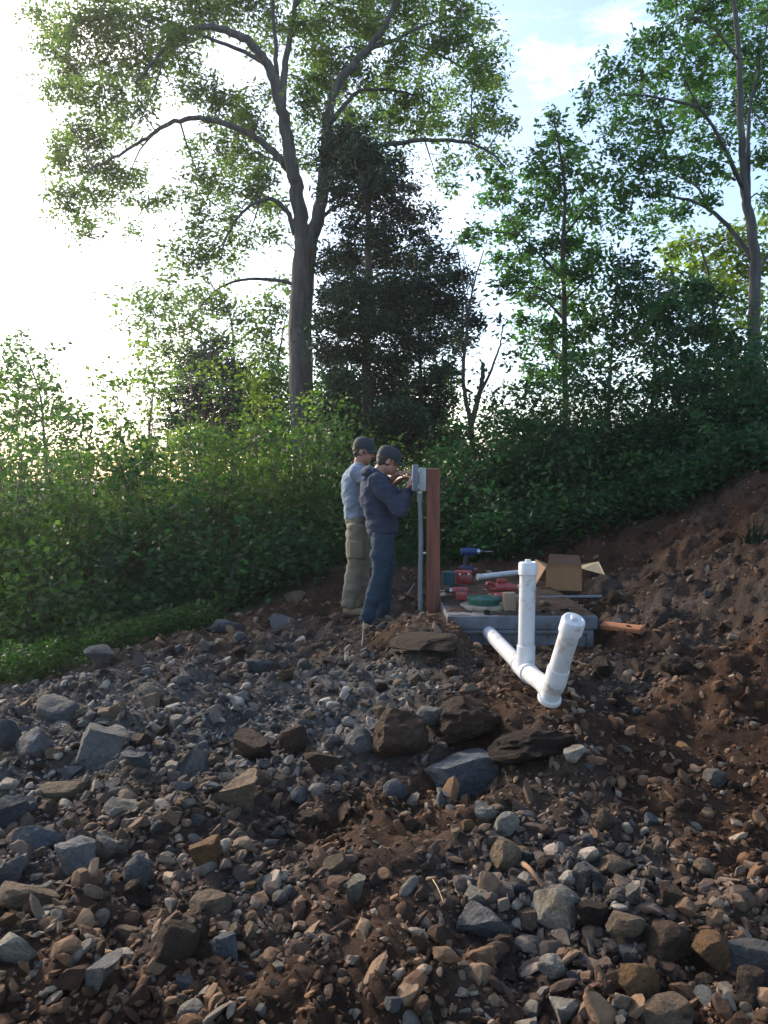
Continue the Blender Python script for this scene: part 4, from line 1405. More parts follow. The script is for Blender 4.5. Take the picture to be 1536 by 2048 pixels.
    link('trousers', remeshed(tr, 'trousers', 0.010, 3, 0.016, 9, 8.1), M[colours['legs']], r)
    if style.get('belt'):
        bl_ = MB()
        ring = [J['belt'] + V3(0.122 * math.cos(a), 0.157 * math.sin(a), -0.055) for a in [k * math.tau / 24 for k in range(25)]]
        bl_.loft(ring, [(0.006, 0.018)] * 25, side=None, n=8, caps=False)
        q = bl_.build('belt', M['boot_dark'], None)
        q.parent = r
        q = MB().box(J['belt'] + V3(0.06, -0.168, -0.08), (0.06, 0.03, 0.10), bevel=0.008).build('pouch', M['black'], None)
        q.parent = r
    for s in ('r', 'l'):
        if style.get('cargo'):
            k = J['hj_' + s] * 0.42 + J['kn_' + s] * 0.58
            sg = -1 if s == 'r' else 1
            q = MB().box(k + V3(0.0, sg * (0.098 + lg), 0), (0.13, 0.035, 0.17), bevel=0.012).build('cargo_pocket', M[colours['legs']], None)
            q.parent = r
        an = J['an_' + s]
        d = J.get('toe', V3(1, 0, 0)).normalized()
        g = an.z - 0.085
        sh = MB()
        sh.loft([an + V3(0, 0, 0.07), an + V3(0, 0, 0.0), an - V3(0, 0, 0.05)], [0.052, 0.052, 0.050], n=14)
        sh.loft([an - d * 0.06 + V3(0, 0, -0.035), an + V3(0, 0, -0.035), an + d * 0.09 + V3(0, 0, -0.042), an + d * 0.17 + V3(0, 0, -0.05), an + d * 0.195 + V3(0, 0, -0.055)], [(0.030, 0.032), (0.044, 0.046), (0.048, 0.040), (0.044, 0.032), (0.026, 0.022)], side=V3(0, 0, 1).cross(d), n=14)
        bo_ = link('boot', remeshed(sh, 'boot', 0.008, 2), M[colours['boot']], r)
        so = MB().loft([an + d * x + V3(0, 0, -0.078) for x in (-0.075, -0.04, 0.04, 0.12, 0.18, 0.205)], [(0.028, 0.012), (0.042, 0.012), (0.040, 0.012), (0.050, 0.012), (0.040, 0.012), (0.018, 0.010)], side=V3(0, 0, 1).cross(d), n=12).build('sole', M['black'], None)
        so.parent = bo_
    return r


gx, gy = (740 - CX) / F * 7.4, 7.4
G1 = Vector((gx, gy, gz(gx, gy)))
J1 = dict(
    hip=V3(0.125, 0, 0.87), waist=V3(0.10, 0, 1.01), chest=V3(0.05, 0, 1.22), neck=V3(0.085, 0, 1.405), head=V3(0.165, 0.01, 1.525), face=V3(1.0, 0.18, -0.38),
    hem=V3(0.125, 0, 0.86), belt=V3(0.12, 0, 0.95),
    sh_r=V3(0.06, -0.185, 1.335), el_r=V3(0.27, -0.25, 1.085), wr_r=V3(0.345, -0.20, 1.275), hd_r=V3(0.35, 0.0, 1.0), pn_r=V3(1.0, 0.3, -0.3),
    sh_l=V3(0.08, 0.18, 1.33), el_l=V3(0.31, 0.16, 1.12), wr_l=V3(0.37, -0.05, 1.30), hd_l=V3(0.5, -0.35, 0.8), pn_l=V3(0.9, -0.2, -0.4),
    hj_r=V3(0.125, -0.085, 0.85), kn_r=V3(0.085, -0.105, 0.47), an_r=V3(-0.025, -0.11, 0.085),
    hj_l=V3(0.125, 0.085, 0.85), kn_l=V3(0.15, 0.11, 0.47), an_l=V3(0.12, 0.14, 0.085), toe=V3(1.0, 0.15, 0))
person('person in dark blue hooded sweatshirt, jeans and cap working at the control box', G1, J1,
       dict(cap='cap_dark', top='hoodie', legs='jeans', boot='boot_dark'), dict(bulk=0.016, sleeve='long', hood=True, leg=0.0, cuff=-0.03))
gx, gy = (702 - CX) / F * 7.85, 7.85
G2 = Vector((gx, gy, gz(gx, gy)))
J2 = dict(
    hip=V3(0.07, 0, 0.90), waist=V3(0.05, 0, 1.06), chest=V3(0.035, 0, 1.28), neck=V3(0.085, 0, 1.475), head=V3(0.125, -0.01, 1.60), face=V3(1.0, -0.25, -0.22),
    hem=V3(0.07, 0, 0.96), belt=V3(0.07, 0, 1.0),
    sh_r=V3(0.05, -0.19, 1.40), el_r=V3(0.28, -0.30, 1.24), wr_r=V3(0.46, -0.47, 1.385), hd_r=V3(0.8, -0.45, 0.1), pn_r=V3(0.1, 0.2, -1.0),
    sh_l=V3(0.08, 0.18, 1.40), el_l=V3(0.34, 0.12, 1.22), wr_l=V3(0.50, -0.16, 1.34), hd_l=V3(0.6, -0.7, 0.15), pn_l=V3(0.2, -0.3, -1.0),
    hj_r=V3(0.07, -0.09, 0.88), kn_r=V3(0.05, -0.12, 0.49), an_r=V3(-0.01, -0.13, 0.085),
    hj_l=V3(0.07, 0.09, 0.88), kn_l=V3(0.10, 0.13, 0.49), an_l=V3(0.09, 0.16, 0.085), toe=V3(1.0, -0.1, 0))
person('person in grey tee shirt, khaki cargo trousers and dark cap behind the one in jeans', G2, J2,
       dict(cap='cap_dark', top='tee', legs='khaki', boot='boot_tan'), dict(bulk=0.0, sleeve='short', leg=0.012, belt=True, cargo=True, cuff=0.0))

# ------------------------------------------------------------------ trees and brush
def leaves_np(cent, sig, per, length, g, droop=0.25, flat=1.0, width=0.5, lenvar=0.45):
    """Folded two-triangle leaves round every centre."""
    n_ = len(cent) * per
    c = np.repeat(cent, per, axis=0)
    s = np.repeat(np.broadcast_to(sig, (len(cent),)), per)[:, None]
    p = c + g.normal(size=(n_, 3)) * s * np.array([1.0, 1.0, 0.75 * flat])
    d = g.normal(size=(n_, 3))
    d[:, 2] = d[:, 2] * 0.6 - droop
    d /= np.linalg.norm(d, axis=1, keepdims=True)
    u = g.normal(size=(n_, 3))
    u[:, 2] += 0.9
    u -= d * (u * d).sum(1, keepdims=True)
    u /= np.linalg.norm(u, axis=1, keepdims=True) + 1e-9
    w = np.cross(d, u)
    L = (length * (1 - lenvar + 2 * lenvar * g.random(n_)))[:, None]
    W = L * width * 0.5
    a = p
    b = p + d * L * 0.45 + w * W + u * W * 0.35
    t = p + d * L
    e = p + d * L * 0.45 - w * W + u * W * 0.35
    v = np.stack([a, b, t, e], 1).reshape(-1, 3)
    i = np.arange(n_)[:, None] * 4
    f = np.concatenate([i + np.array([[0, 1, 2]]), i + np.array([[0, 2, 3]])], 0)
    return v, f


def clump_tint(me, n_clumps, per, g, smooth_key=None):
    t = g.random(n_clumps) if smooth_key is None else smooth_key
    at = me.attributes.new('clump', 'FLOAT', 'POINT')
    at.data.foreach_set('value', np.repeat(t, per * 4).astype(np.float32))


def sprays_np(cent, sig, per, length, g):
    """Short flat needle sprays pointing out and up, for cedars."""
    return leaves_np(cent, sig, per, length, g, droop=-0.15, width=0.34)


def thin_tubes(segs, n=3):
    """segs: (a, b, c, r0, r1) bent twigs, as one array mesh."""
    vs, fs, k = [], [], 0
    for a, mid, b, r0, r1 in segs:
        pts = (a, mid, b)
        t = (b - a)
        t = t / (np.linalg.norm(t) + 1e-9)
        s = np.cross(t, [0.3, 0.9, 0.2])
        s /= np.linalg.norm(s) + 1e-9
        u = np.cross(t, s)
        for q, r in zip(pts, (r0, (r0 + r1) / 2, r1)):
            for j in range(n):
                an = math.tau * j / n
                vs.append(q + (s * math.cos(an) + u * math.sin(an)) * r)
        for i in range(2):
            for j in range(n):
                j2 = (j + 1) % n
                fs.append((k + i * n + j, k + i * n + j2, k + (i + 1) * n + j2, k + (i + 1) * n + j))
        k += 3 * n
    return np.array(vs), np.array(fs)


def tree(name, label, Y, limbs, blobs, leaf, bark='bark', seed=1, per=24, cl=15, length=0.12, sig=0.17, dep=1.0, cedar=False, group=None, cat='tree', width=0.5, tw=1.0):
    """limbs: [(pixel points with optional depth offset), start radius, end radius]; the first is the trunk. blobs: (px, py, pixel radius)."""
    g = np.random.default_rng(seed)
    L3 = []
    base = None
    r_ = None
    for k, (pts, r0, r1) in enumerate(limbs):
        dy = 0.0 if k == 0 else g.normal() * 0.5 * dep
        q = []
        for i, p in enumerate(pts):
            off = p[2] if len(p) > 2 else dy * (i / max(1, len(pts) - 1)) * 2.0
            q.append(P(p[0], p[1], Y + off))
        if k == 0:
            x, y = q[0].x, q[0].y
            base = Vector((x, y, gz(x, y)))
            if q[0].z > base.z - 0.1: q = [base - Vector((0, 0, 0.15))] + q
            r_ = tag(empty(name, base), label, cat, group)
        pp = smoothpath(q, 6)
        wob = 0.012 if k == 0 else 0.03
        pp = [p + Vector(g.normal(size=3)) * wob * min(1, i / 6) * (r0 * 4) for i, p in enumerate(pp)]
        m = len(pp)
        rr = [r0 + (r1 - r0) * (i / (m - 1)) ** 0.85 for i in range(m)]
        if k == 0: rr[0] *= 1.5; rr[1] *= 1.22; rr[2] *= 1.08
        MB().loft(pp, rr, n=14 if k == 0 else 9).build('trunk' if k == 0 else 'branch', M[bark], r_, sharp=None)
        for i, p in enumerate(pp):
            L3.append((p.x, p.y, p.z, rr[i]))
    LP = np.array(L3)
    segs, cents = [], []
    for (px, py, rp) in blobs:
        Yb = Y + (0.85 + g.normal() * 0.9) * dep
        c = np.array(P(px, py, Yb)[:])
        rad = rp / F * Yb
        dd = np.linalg.norm(LP[:, :3] - c - np.array([0, 0, -0.3 * rad]), axis=1)
        j = int(np.argmin(dd))
        a = LP[j, :3]
        rb = min(LP[j, 3] * 0.6, 0.016 + 0.006 * dd[j]) * tw
        mid = (a + c) / 2 + np.array([0, 0, 0.12 * dd[j]]) + g.normal(size=3) * 0.06 * dd[j]
        segs.append((a, mid, c, rb, rb * 0.5))
        nc = max(3, int(cl * (rp / 50.0) ** 2 * (0.75 + 0.5 * g.random())))
        off = g.normal(size=(nc, 3))
        off /= np.linalg.norm(off, axis=1, keepdims=True)
        off *= (g.random((nc, 1)) ** 0.45) * rad * np.array([1.05, 1.15, 0.8])
        q = c + off
        for e in q:
            m2 = (c + e) / 2 + np.array([0, 0, 0.05]) + g.normal(size=3) * 0.04
            segs.append((c, m2, e, rb * 0.42, 0.003 * tw))
        cents.append(q)
    if segs:
        v, f = thin_tubes(segs)
        o = link('twigs', mesh_np('twigs', v, f, True), M[bark], r_)
        o.matrix_parent_inverse = parent_matrix(r_).inverted()
        o['kind'] = 'stuff'
        C = np.concatenate(cents)
        sg = sig * 0.74 * (0.6 + 0.8 * g.random(len(C)))
        v, f = (sprays_np if cedar else leaves_np)(C, sg, per, length, g) if cedar else leaves_np(C, sg, per, length, g, width=width)
        me = mesh_np('crown', v, f, False)
        clump_tint(me, len(C), per, g)
        o = link('crown', me, M[leaf], r_)
        o.matrix_parent_inverse = parent_matrix(r_).inverted()
        o['kind'] = 'stuff'
    return r_


ELM = [
    ([(612, 960), (606, 840), (600, 700), (604, 580), (612, 480)], 0.27, 0.225),
    ([(608, 500), (598, 420), (588, 350), (572, 260), (556, 190), (535, 130), (500, 85), (450, 58), (400, 52), (350, 80), (310, 120), (270, 165)], 0.17, 0.025),
    ([(564, 225), (568, 150), (578, 80), (592, 0), (602, -110), (598, -220)], 0.085, 0.03),
    ([(556, 190), (552, 120), (548, 40), (540, -60), (520, -180)], 0.06, 0.02),
    ([(618, 490), (636, 430), (648, 340), (655, 250), (668, 185), (705, 130), (745, 85), (780, 30), (800, -60)], 0.155, 0.04),
    ([(592, 355), (560, 320), (525, 285), (470, 255), (400, 236), (340, 248), (285, 280), (240, 310), (185, 335)], 0.095, 0.018),
    ([(655, 325), (700, 305), (770, 290), (850, 280), (930, 285), (980, 305), (1012, 335)], 0.075, 0.015),
    ([(657, 250), (690, 210), (720, 182), (780, 180), (840, 195), (880, 225)], 0.06, 0.012),
    ([(730, 100), (790, 80), (850, 50), (920, 35), (965, 60)], 0.05, 0.012),
    ([(735, 95), (780, 82), (830, 88), (890, 115), (950, 145), (985, 135)], 0.04, 0.01),
    ([(590, 470), (575, 425), (545, 398), (515, 405), (480, 430), (455, 470), (440, 520)], 0.06, 0.012),
    ([(600, 572), (560, 562), (500, 558), (455, 568), (420, 592), (388, 632)], 0.045, 0.012),
    ([(622, 470), (655, 425), (690, 408), (730, 420), (775, 450)], 0.05, 0.012),
    ([(535, 130), (480, 100), (400, 70), (330, 40), (250, 30), (180, 20)], 0.05, 0.012),
    ([(330, 100), (318, 150), (300, 200), (276, 250)], 0.025, 0.008),
    ([(505, 275), (518, 235), (535, 200)], 0.025, 0.008),
    ([(310, 265), (280, 300), (260, 345), (240, 385)], 0.022, 0.006),
    ([(520, 405), (505, 450), (490, 500)], 0.018, 0.005),
    ([(850, 282), (862, 320), (876, 360)], 0.018, 0.005),
    ([(604, 520), (588, 500), (572, 485)], 0.03, 0.01),
    ([(590, 10), (640, -40), (690, -100)], 0.05, 0.012),
]
ELB = [(95, 40, 45), (110, 110, 40), (150, 60, 55), (220, 35, 62), (300, 40, 62), (380, 25, 55), (450, 15, 50), (150, 150, 45), (215, 120, 55), (290, 115, 58), (355, 90, 50), (110, 180, 28),
       (170, 195, 40), (240, 190, 50), (300, 180, 40), (370, 130, 36), (375, 175, 30), (205, 240, 40), (255, 245, 34),
       (125, 290, 38), (160, 265, 30), (200, 285, 38), (235, 270, 30), (285, 225, 25), (120, 330, 32), (170, 335, 40), (230, 345, 38), (270, 350, 30), (130, 385, 34), (185, 385, 34), (240, 385, 30),
       (130, 425, 30), (170, 440, 28), (215, 420, 28), (160, 465, 16), (265, 460, 13), (290, 400, 22), (330, 405, 26),
       (430, 185, 34), (480, 200, 30), (430, 230, 30), (480, 235, 34), (530, 190, 22), (510, 250, 30), (480, 290, 40), (430, 290, 34), (390, 300, 26), (520, 320, 40), (455, 330, 40), (540, 360, 34),
       (400, 360, 40), (450, 375, 36), (500, 380, 36), (370, 385, 28), (400, 415, 30), (540, 420, 30), (460, 430, 30), (390, 455, 32), (420, 490, 34), (360, 510, 34), (480, 480, 30), (450, 530, 30), (350, 550, 26), (540, 470, 26), (395, 530, 30),
       (500, 20, 46), (540, 50, 34), (520, 95, 28), (555, -30, 50), (600, -40, 46), (460, -40, 55), (370, -50, 60), (270, -40, 55), (180, -40, 50),
       (610, 60, 30), (640, 40, 46), (690, 30, 50), (740, 20, 46), (790, 20, 46), (850, 15, 46), (910, 20, 44), (950, 40, 30), (640, 110, 44), (690, 95, 46), (610, 160, 36), (650, 160, 40), (700, 150, 46), (620, 205, 36), (680, 200, 36),
       (740, 60, 40), (790, 110, 40), (830, 60, 36), (850, 130, 36), (880, 70, 40), (920, 80, 36), (940, 110, 30), (970, 55, 20), (990, 105, 22), (960, 130, 36), (990, 160, 26), (950, 165, 30), (905, 150, 26),
       (740, 195, 40), (780, 160, 36), (800, 210, 40), (840, 190, 36), (870, 220, 38), (840, 240, 34), (900, 200, 30), (780, 245, 36), (730, 250, 36), (690, 245, 34), (600, 270, 32), (620, 310, 30), (700, 290, 30),
       (960, 215, 34), (985, 240, 26), (945, 250, 26), (1015, 248, 14), (880, 265, 26), (830, 270, 22), (930, 270, 22), (985, 295, 22), (955, 310, 20), (900, 315, 22), (885, 350, 22), (905, 375, 16), (800, 310, 22), (1000, 325, 12),
       (700, -50, 60), (800, -50, 60), (900, -40, 50), (640, 240, 26), (600, 330, 22), (560, 410, 24), (735, 385, 24)]
tree('elm_tree', 'tall broad tree with forked grey trunk and long arching limbs behind the people', 16.0, ELM, ELB, 'leaf_elm', 'bark', 21, per=50, cl=20, length=0.098, sig=0.19, width=0.46)

CED = [
    ([(735, 940), (733, 800), (732, 650), (736, 520), (735, 420), (715, 320), (705, 270)], 0.13, 0.02),
    ([(735, 560), (780, 545), (840, 560), (900, 600)], 0.035, 0.008),
    ([(735, 470), (780, 450), (830, 430), (880, 440)], 0.03, 0.006),
    ([(733, 660), (800, 660), (870, 690), (940, 640)], 0.035, 0.008),
    ([(733, 690), (690, 680), (650, 700)], 0.03, 0.008),
    ([(734, 600), (690, 570), (660, 560)], 0.03, 0.008),
    ([(733, 780), (800, 770), (870, 790)], 0.035, 0.008),
    ([(845, 930), (842, 780), (838, 640), (830, 540)], 0.05, 0.012),
]
CEB = [(690, 280, 34), (730, 300, 34), (660, 320, 30), (700, 340, 44), (750, 350, 40), (790, 330, 26), (780, 375, 34), (820, 370, 24), (670, 390, 36), (730, 400, 40), (790, 420, 34), (840, 420, 28), (870, 440, 18),
       (700, 460, 34), (760, 470, 34), (830, 470, 26), (660, 520, 40), (710, 520, 44), (770, 520, 44), (830, 520, 40), (880, 500, 20), (660, 590, 40), (710, 590, 46), (770, 590, 50), (830, 580, 50), (885, 570, 36),
       (920, 555, 20), (680, 650, 40), (740, 650, 46), (800, 640, 52), (860, 630, 46), (910, 610, 30), (640, 640, 26), (645, 700, 26), (890, 530, 22), (670, 710, 34), (730, 720, 40), (790, 710, 52), (850, 690, 48), (905, 680, 34), (950, 645, 24), (930, 690, 22),
       (680, 770, 44), (740, 780, 50), (800, 780, 56), (860, 760, 44), (890, 740, 26), (670, 830, 46), (730, 840, 54), (790, 850, 56), (850, 830, 46), (890, 800, 26), (700, 890, 50), (770, 900, 50), (830, 890, 44), (650, 880, 36), (870, 880, 36)]
tree('cedar_tree', 'dark ragged cedar rising right behind the forked grey trunk', 14.2, CED, CEB, 'leaf_cedar', 'bark_dark', 22, per=64, cl=33, length=0.10, sig=0.16, cedar=True)

tree('cedar_tree', 'small dark cedar among the saplings left of the forked trunk', 17.0,
     [([(412, 940), (410, 850), (412, 760), (420, 700)], 0.06, 0.015), ([(411, 800), (440, 780), (470, 785)], 0.02, 0.006), ([(411, 780), (385, 760), (360, 770)], 0.02, 0.006)],
     [(395, 715, 26), (430, 705, 26), (380, 740, 26), (420, 745, 36), (465, 745, 30), (440, 775, 38), (390, 780, 36), (470, 790, 30), (365, 765, 16), (420, 820, 40), (460, 830, 34), (380, 830, 28), (420, 870, 36), (480, 860, 26), (340, 800, 26), (350, 850, 30), (500, 820, 26), (440, 730, 30)],
     'leaf_cedar', 'bark_dark', 23, per=56, cl=34, length=0.11, sig=0.18, cedar=True)

tree('slender_tree', 'slender light green sapling clump left of the forked trunk', 20.0,
     [([(505, 960), (490, 850), (470, 730), (462, 640), (440, 590)], 0.06, 0.015), ([(485, 800), (520, 720), (545, 650)], 0.025, 0.008), ([(470, 730), (440, 670), (390, 640)], 0.025, 0.008), ([(468, 700), (420, 690), (350, 660), (290, 640)], 0.025, 0.006), ([(560, 960), (548, 800), (560, 700), (575, 620)], 0.05, 0.012)],
     [(290, 600, 26), (320, 585, 26), (270, 650, 20), (300, 650, 24), (340, 615, 30), (380, 590, 30), (420, 600, 34), (350, 660, 30), (400, 650, 30), (450, 620, 30), (490, 640, 30), (540, 610, 34), (560, 570, 24), (530, 660, 30), (320, 700, 26),
      (370, 700, 26), (440, 690, 30), (500, 710, 30), (550, 710, 34), (480, 750, 34), (540, 770, 34), (510, 820, 38), (560, 830, 34), (580, 650, 20), (350, 740, 26), (290, 690, 18), (540, 880, 40), (500, 880, 34), (300, 620, 22)],
     'leaf_elm', 'bark', 24, per=40, cl=24, length=0.12, sig=0.21)

tree('understory_tree', 'leafy low tree filling the gap left of the forked trunk', 17.6,
     [([(535, 985), (532, 900), (528, 830), (530, 770)], 0.05, 0.015), ([(530, 860), (490, 830), (460, 810)], 0.02, 0.006), ([(530, 850), (565, 820), (590, 790)], 0.02, 0.006)],
     [(470, 800, 34), (510, 790, 36), (550, 785, 36), (580, 800, 30), (450, 840, 36), (495, 840, 40), (540, 835, 40), (585, 850, 34), (470, 885, 40), (520, 890, 40), (570, 895, 40), (430, 880, 36), (530, 745, 28), (490, 755, 26), (570, 745, 26)],
     'leaf_mid', 'bark_dark', 41, per=40, cl=26, length=0.11, sig=0.19)
tree('understory_tree', 'leafy low tree between the forked trunk and the ragged cedar', 15.6,
     [([(665, 985), (664, 900), (660, 830), (662, 760)], 0.05, 0.015), ([(664, 860), (690, 830), (715, 800)], 0.02, 0.006), ([(664, 850), (645, 820), (640, 780)], 0.02, 0.006)],
     [(650, 760, 26), (690, 770, 30), (640, 800, 28), (675, 810, 34), (715, 800, 30), (650, 850, 34), (695, 850, 36), (740, 850, 34), (650, 900, 34), (700, 900, 38), (750, 900, 36), (800, 890, 34), (670, 720, 20)],
     'leaf_mid', 'bark_dark', 42, per=40, cl=26, length=0.10, sig=0.18)
tree('understory_tree', 'leafy low tree left of the bare dead tree', 15.8,
     [([(885, 985), (882, 900), (880, 830), (884, 760)], 0.045, 0.012), ([(882, 850), (905, 820), (915, 790)], 0.018, 0.006), ([(881, 860), (855, 830), (845, 790)], 0.018, 0.006)],
     [(880, 750, 22), (855, 780, 28), (895, 790, 28), (850, 830, 34), (890, 835, 34), (915, 860, 24), (850, 880, 36), (895, 885, 34), (830, 910, 34), (1000, 830, 22), (985, 870, 26), (930, 900, 30)],
     'leaf_mid', 'bark_dark', 43, per=40, cl=26, length=0.10, sig=0.18)

tree('young_tree', 'pale hazy young tree standing lone at the leftmost edge of the brush', 19.0,
     [([(95, 980), (88, 870), (80, 790), (60, 730), (40, 690)], 0.05, 0.012), ([(84, 820), (110, 790), (140, 800)], 0.02, 0.005), ([(78, 780), (40, 770), (10, 760)], 0.02, 0.005)],
     [(25, 680, 20), (45, 700, 24), (15, 730, 28), (60, 740, 30), (90, 725, 18), (20, 775, 32), (70, 785, 34), (110, 780, 24), (130, 810, 26), (40, 825, 40), (95, 835, 40), (150, 845, 20), (15, 850, 36), (60, 880, 40), (130, 880, 36), (-30, 800, 40), (-30, 730, 30)],
     'leaf_mid', 'bark', 25, per=34, cl=16, length=0.12, sig=0.18)

tree('young_tree', 'thin reddish sapling in the gap left of the small dark cedar', 18.0,
     [([(235, 960), (232, 870), (236, 790), (240, 745)], 0.022, 0.006), ([(300, 960), (300, 850), (310, 770), (325, 730)], 0.03, 0.006)],
     [(236, 765, 9), (225, 800, 14), (245, 820, 14), (215, 840, 20), (240, 860, 24), (280, 760, 16), (300, 745, 16), (330, 740, 16), (285, 790, 26), (325, 780, 26), (300, 830, 34), (340, 840, 36), (270, 860, 30)],
     'leaf_elm', 'bark_dark', 26, per=16, cl=14, length=0.11, sig=0.13)

tree('dead_tree', 'bare forked dead tree in the bright gap right of the ragged cedar', 13.0,
     [([(946, 930), (944, 880), (940, 840), (930, 790), (926, 740), (932, 680), (938, 620), (950, 560), (968, 500)], 0.065, 0.008),
      ([(942, 850), (955, 800), (964, 760), (966, 730)], 0.05, 0.036), ([(958, 790), (980, 745), (1000, 690), (1006, 650)], 0.03, 0.008),
      ([(936, 640), (925, 560), (915, 500), (905, 450)], 0.018, 0.004), ([(945, 580), (930, 520), (922, 480)], 0.012, 0.003), ([(927, 720), (905, 690), (890, 650)], 0.014, 0.004),
      ([(1000, 690), (1015, 680), (1030, 640)], 0.01, 0.003), ([(940, 610), (965, 600), (990, 580)], 0.012, 0.003), ([(950, 860), (985, 820), (1010, 810)], 0.014, 0.004)],
     [(905, 640, 14), (1000, 640, 10), (930, 640, 14)], 'leaf_cedar', 'bark_dark', 27, per=14, cl=10, length=0.09, sig=0.08, dep=0.4, cedar=True)

TA = [
    ([(1135, 960), (1132, 860), (1130, 740), (1128, 600), (1126, 480), (1130, 380), (1118, 290), (1108, 240)], 0.085, 0.015),
    ([(1128, 560), (1080, 510), (1040, 470), (1000, 420)], 0.03, 0.008), ([(1128, 640), (1090, 600), (1050, 580), (1010, 540)], 0.03, 0.008),
    ([(1130, 470), (1170, 420), (1200, 400)], 0.025, 0.006), ([(1130, 600), (1170, 560), (1210, 520)], 0.03, 0.008), ([(1130, 720), (1085, 690), (1040, 690)], 0.025, 0.006), ([(1040, 470), (1000, 465), (950, 470)], 0.015, 0.005),
]
TAB = [(1112, 245, 18), (1095, 280, 28), (1135, 275, 26), (1085, 325, 34), (1130, 320, 34), (1165, 310, 24), (1080, 370, 32), (1130, 375, 40), (1175, 360, 30), (1190, 400, 26), (1100, 420, 38), (1150, 430, 38), (1195, 440, 28),
       (975, 350, 24), (1000, 375, 34), (985, 410, 26), (1020, 420, 30), (1060, 400, 20), (935, 470, 20), (965, 465, 26), (1000, 470, 28), (1045, 455, 30), (1060, 500, 36), (1110, 490, 38), (1160, 490, 38), (1010, 515, 28), (1040, 545, 34),
       (1095, 545, 40), (1150, 550, 40), (1195, 520, 34), (1010, 580, 24), (1060, 590, 32), (1110, 600, 34), (1160, 610, 38), (1050, 640, 28), (1100, 650, 30), (1150, 665, 36), (1190, 650, 34), (1040, 690, 24), (1090, 700, 30), (1140, 720, 36), (1190, 710, 34), (1060, 745, 30), (1110, 760, 34)]
tree('maple_tree', 'narrow leafy tree right of the bare dead tree', 15.0, TA, TAB, 'leaf_mid', 'bark_dark', 28, per=40, cl=18, length=0.11, sig=0.15)

TB = [
    ([(1512, 880), (1510, 760), (1508, 640), (1510, 540), (1502, 450), (1490, 390), (1486, 340), (1480, 220), (1478, 120), (1470, 10), (1465, -120)], 0.14, 0.03),
    ([(1506, 520), (1470, 470), (1420, 420), (1375, 400), (1320, 390), (1285, 385)], 0.055, 0.012),
    ([(1486, 375), (1460, 320), (1430, 260), (1400, 215), (1370, 160)], 0.05, 0.012),
    ([(1496, 400), (1497, 300), (1500, 220), (1520, 120), (1540, 20)], 0.05, 0.012),
    ([(1415, 415), (1395, 375), (1350, 350), (1290, 330)], 0.03, 0.008), ([(1470, 360), (1445, 345), (1420, 330), (1380, 320)], 0.025, 0.006),
    ([(1400, 215), (1340, 200), (1280, 190), (1220, 190)], 0.03, 0.008), ([(1478, 120), (1430, 60), (1380, 30)], 0.03, 0.008), ([(1508, 560), (1530, 520), (1560, 470)], 0.05, 0.015),
]
TBB = [(1340, 15, 30), (1380, 35, 36), (1430, 20, 40), (1490, 20, 44), (1540, 20, 40), (1280, 80, 20), (1270, 100, 22), (1330, 80, 36), (1380, 90, 42), (1440, 80, 44), (1500, 90, 44), (1550, 110, 40), (1205, 130, 20), (1225, 150, 28), (1270, 140, 30),
       (1320, 140, 40), (1375, 150, 44), (1430, 150, 44), (1490, 160, 44), (1540, 180, 40), (1175, 190, 18), (1210, 200, 28), (1255, 195, 34), (1305, 205, 40), (1360, 215, 42), (1415, 215, 40), (1470, 230, 40), (1525, 250, 38), (1180, 235, 16), (1225, 250, 34), (1275, 260, 38),
       (1330, 270, 42), (1385, 275, 42), (1440, 280, 34), (1530, 320, 34), (1245, 310, 34), (1300, 320, 40), (1355, 330, 40), (1400, 345, 34), (1220, 350, 28), (1270, 370, 34), (1320, 375, 30), (1440, 345, 22), (1250, 410, 30), (1300, 425, 30), (1350, 430, 24),
       (1230, 450, 24), (1275, 470, 24), (1320, 460, 20), (1380, 415, 20), (1540, 400, 30), (1430, 400, 18), (1420, -40, 50), (1500, -40, 50), (1350, -30, 40)]
tree('maple_tree', 'tall airy tree with pale trunk at the far right above the brush', 14.0, TB, TBB, 'leaf_mid', 'bark', 29, per=38, cl=18, length=0.10, sig=0.145)

tree('locust_tree', 'yellow-green tree glowing behind the pale trunk at the far right', 18.0,
     [([(1450, 960), (1440, 800), (1430, 650), (1420, 560), (1400, 490)], 0.08, 0.02), ([(1428, 640), (1470, 570), (1520, 530)], 0.03, 0.01), ([(1424, 600), (1380, 550), (1330, 530)], 0.03, 0.01)],
     [(1330, 510, 28), (1370, 490, 36), (1420, 480, 40), (1470, 490, 36), (1390, 530, 40), (1440, 530, 40), (1490, 540, 40), (1535, 520, 36), (1340, 555, 30), (1450, 580, 40), (1510, 590, 40), (1400, 580, 36), (1470, 640, 36), (1530, 650, 36), (1540, 450, 28), (1500, 460, 26)],
     'leaf_yellow', 'bark', 30, per=24, cl=19, length=0.15, sig=0.19)

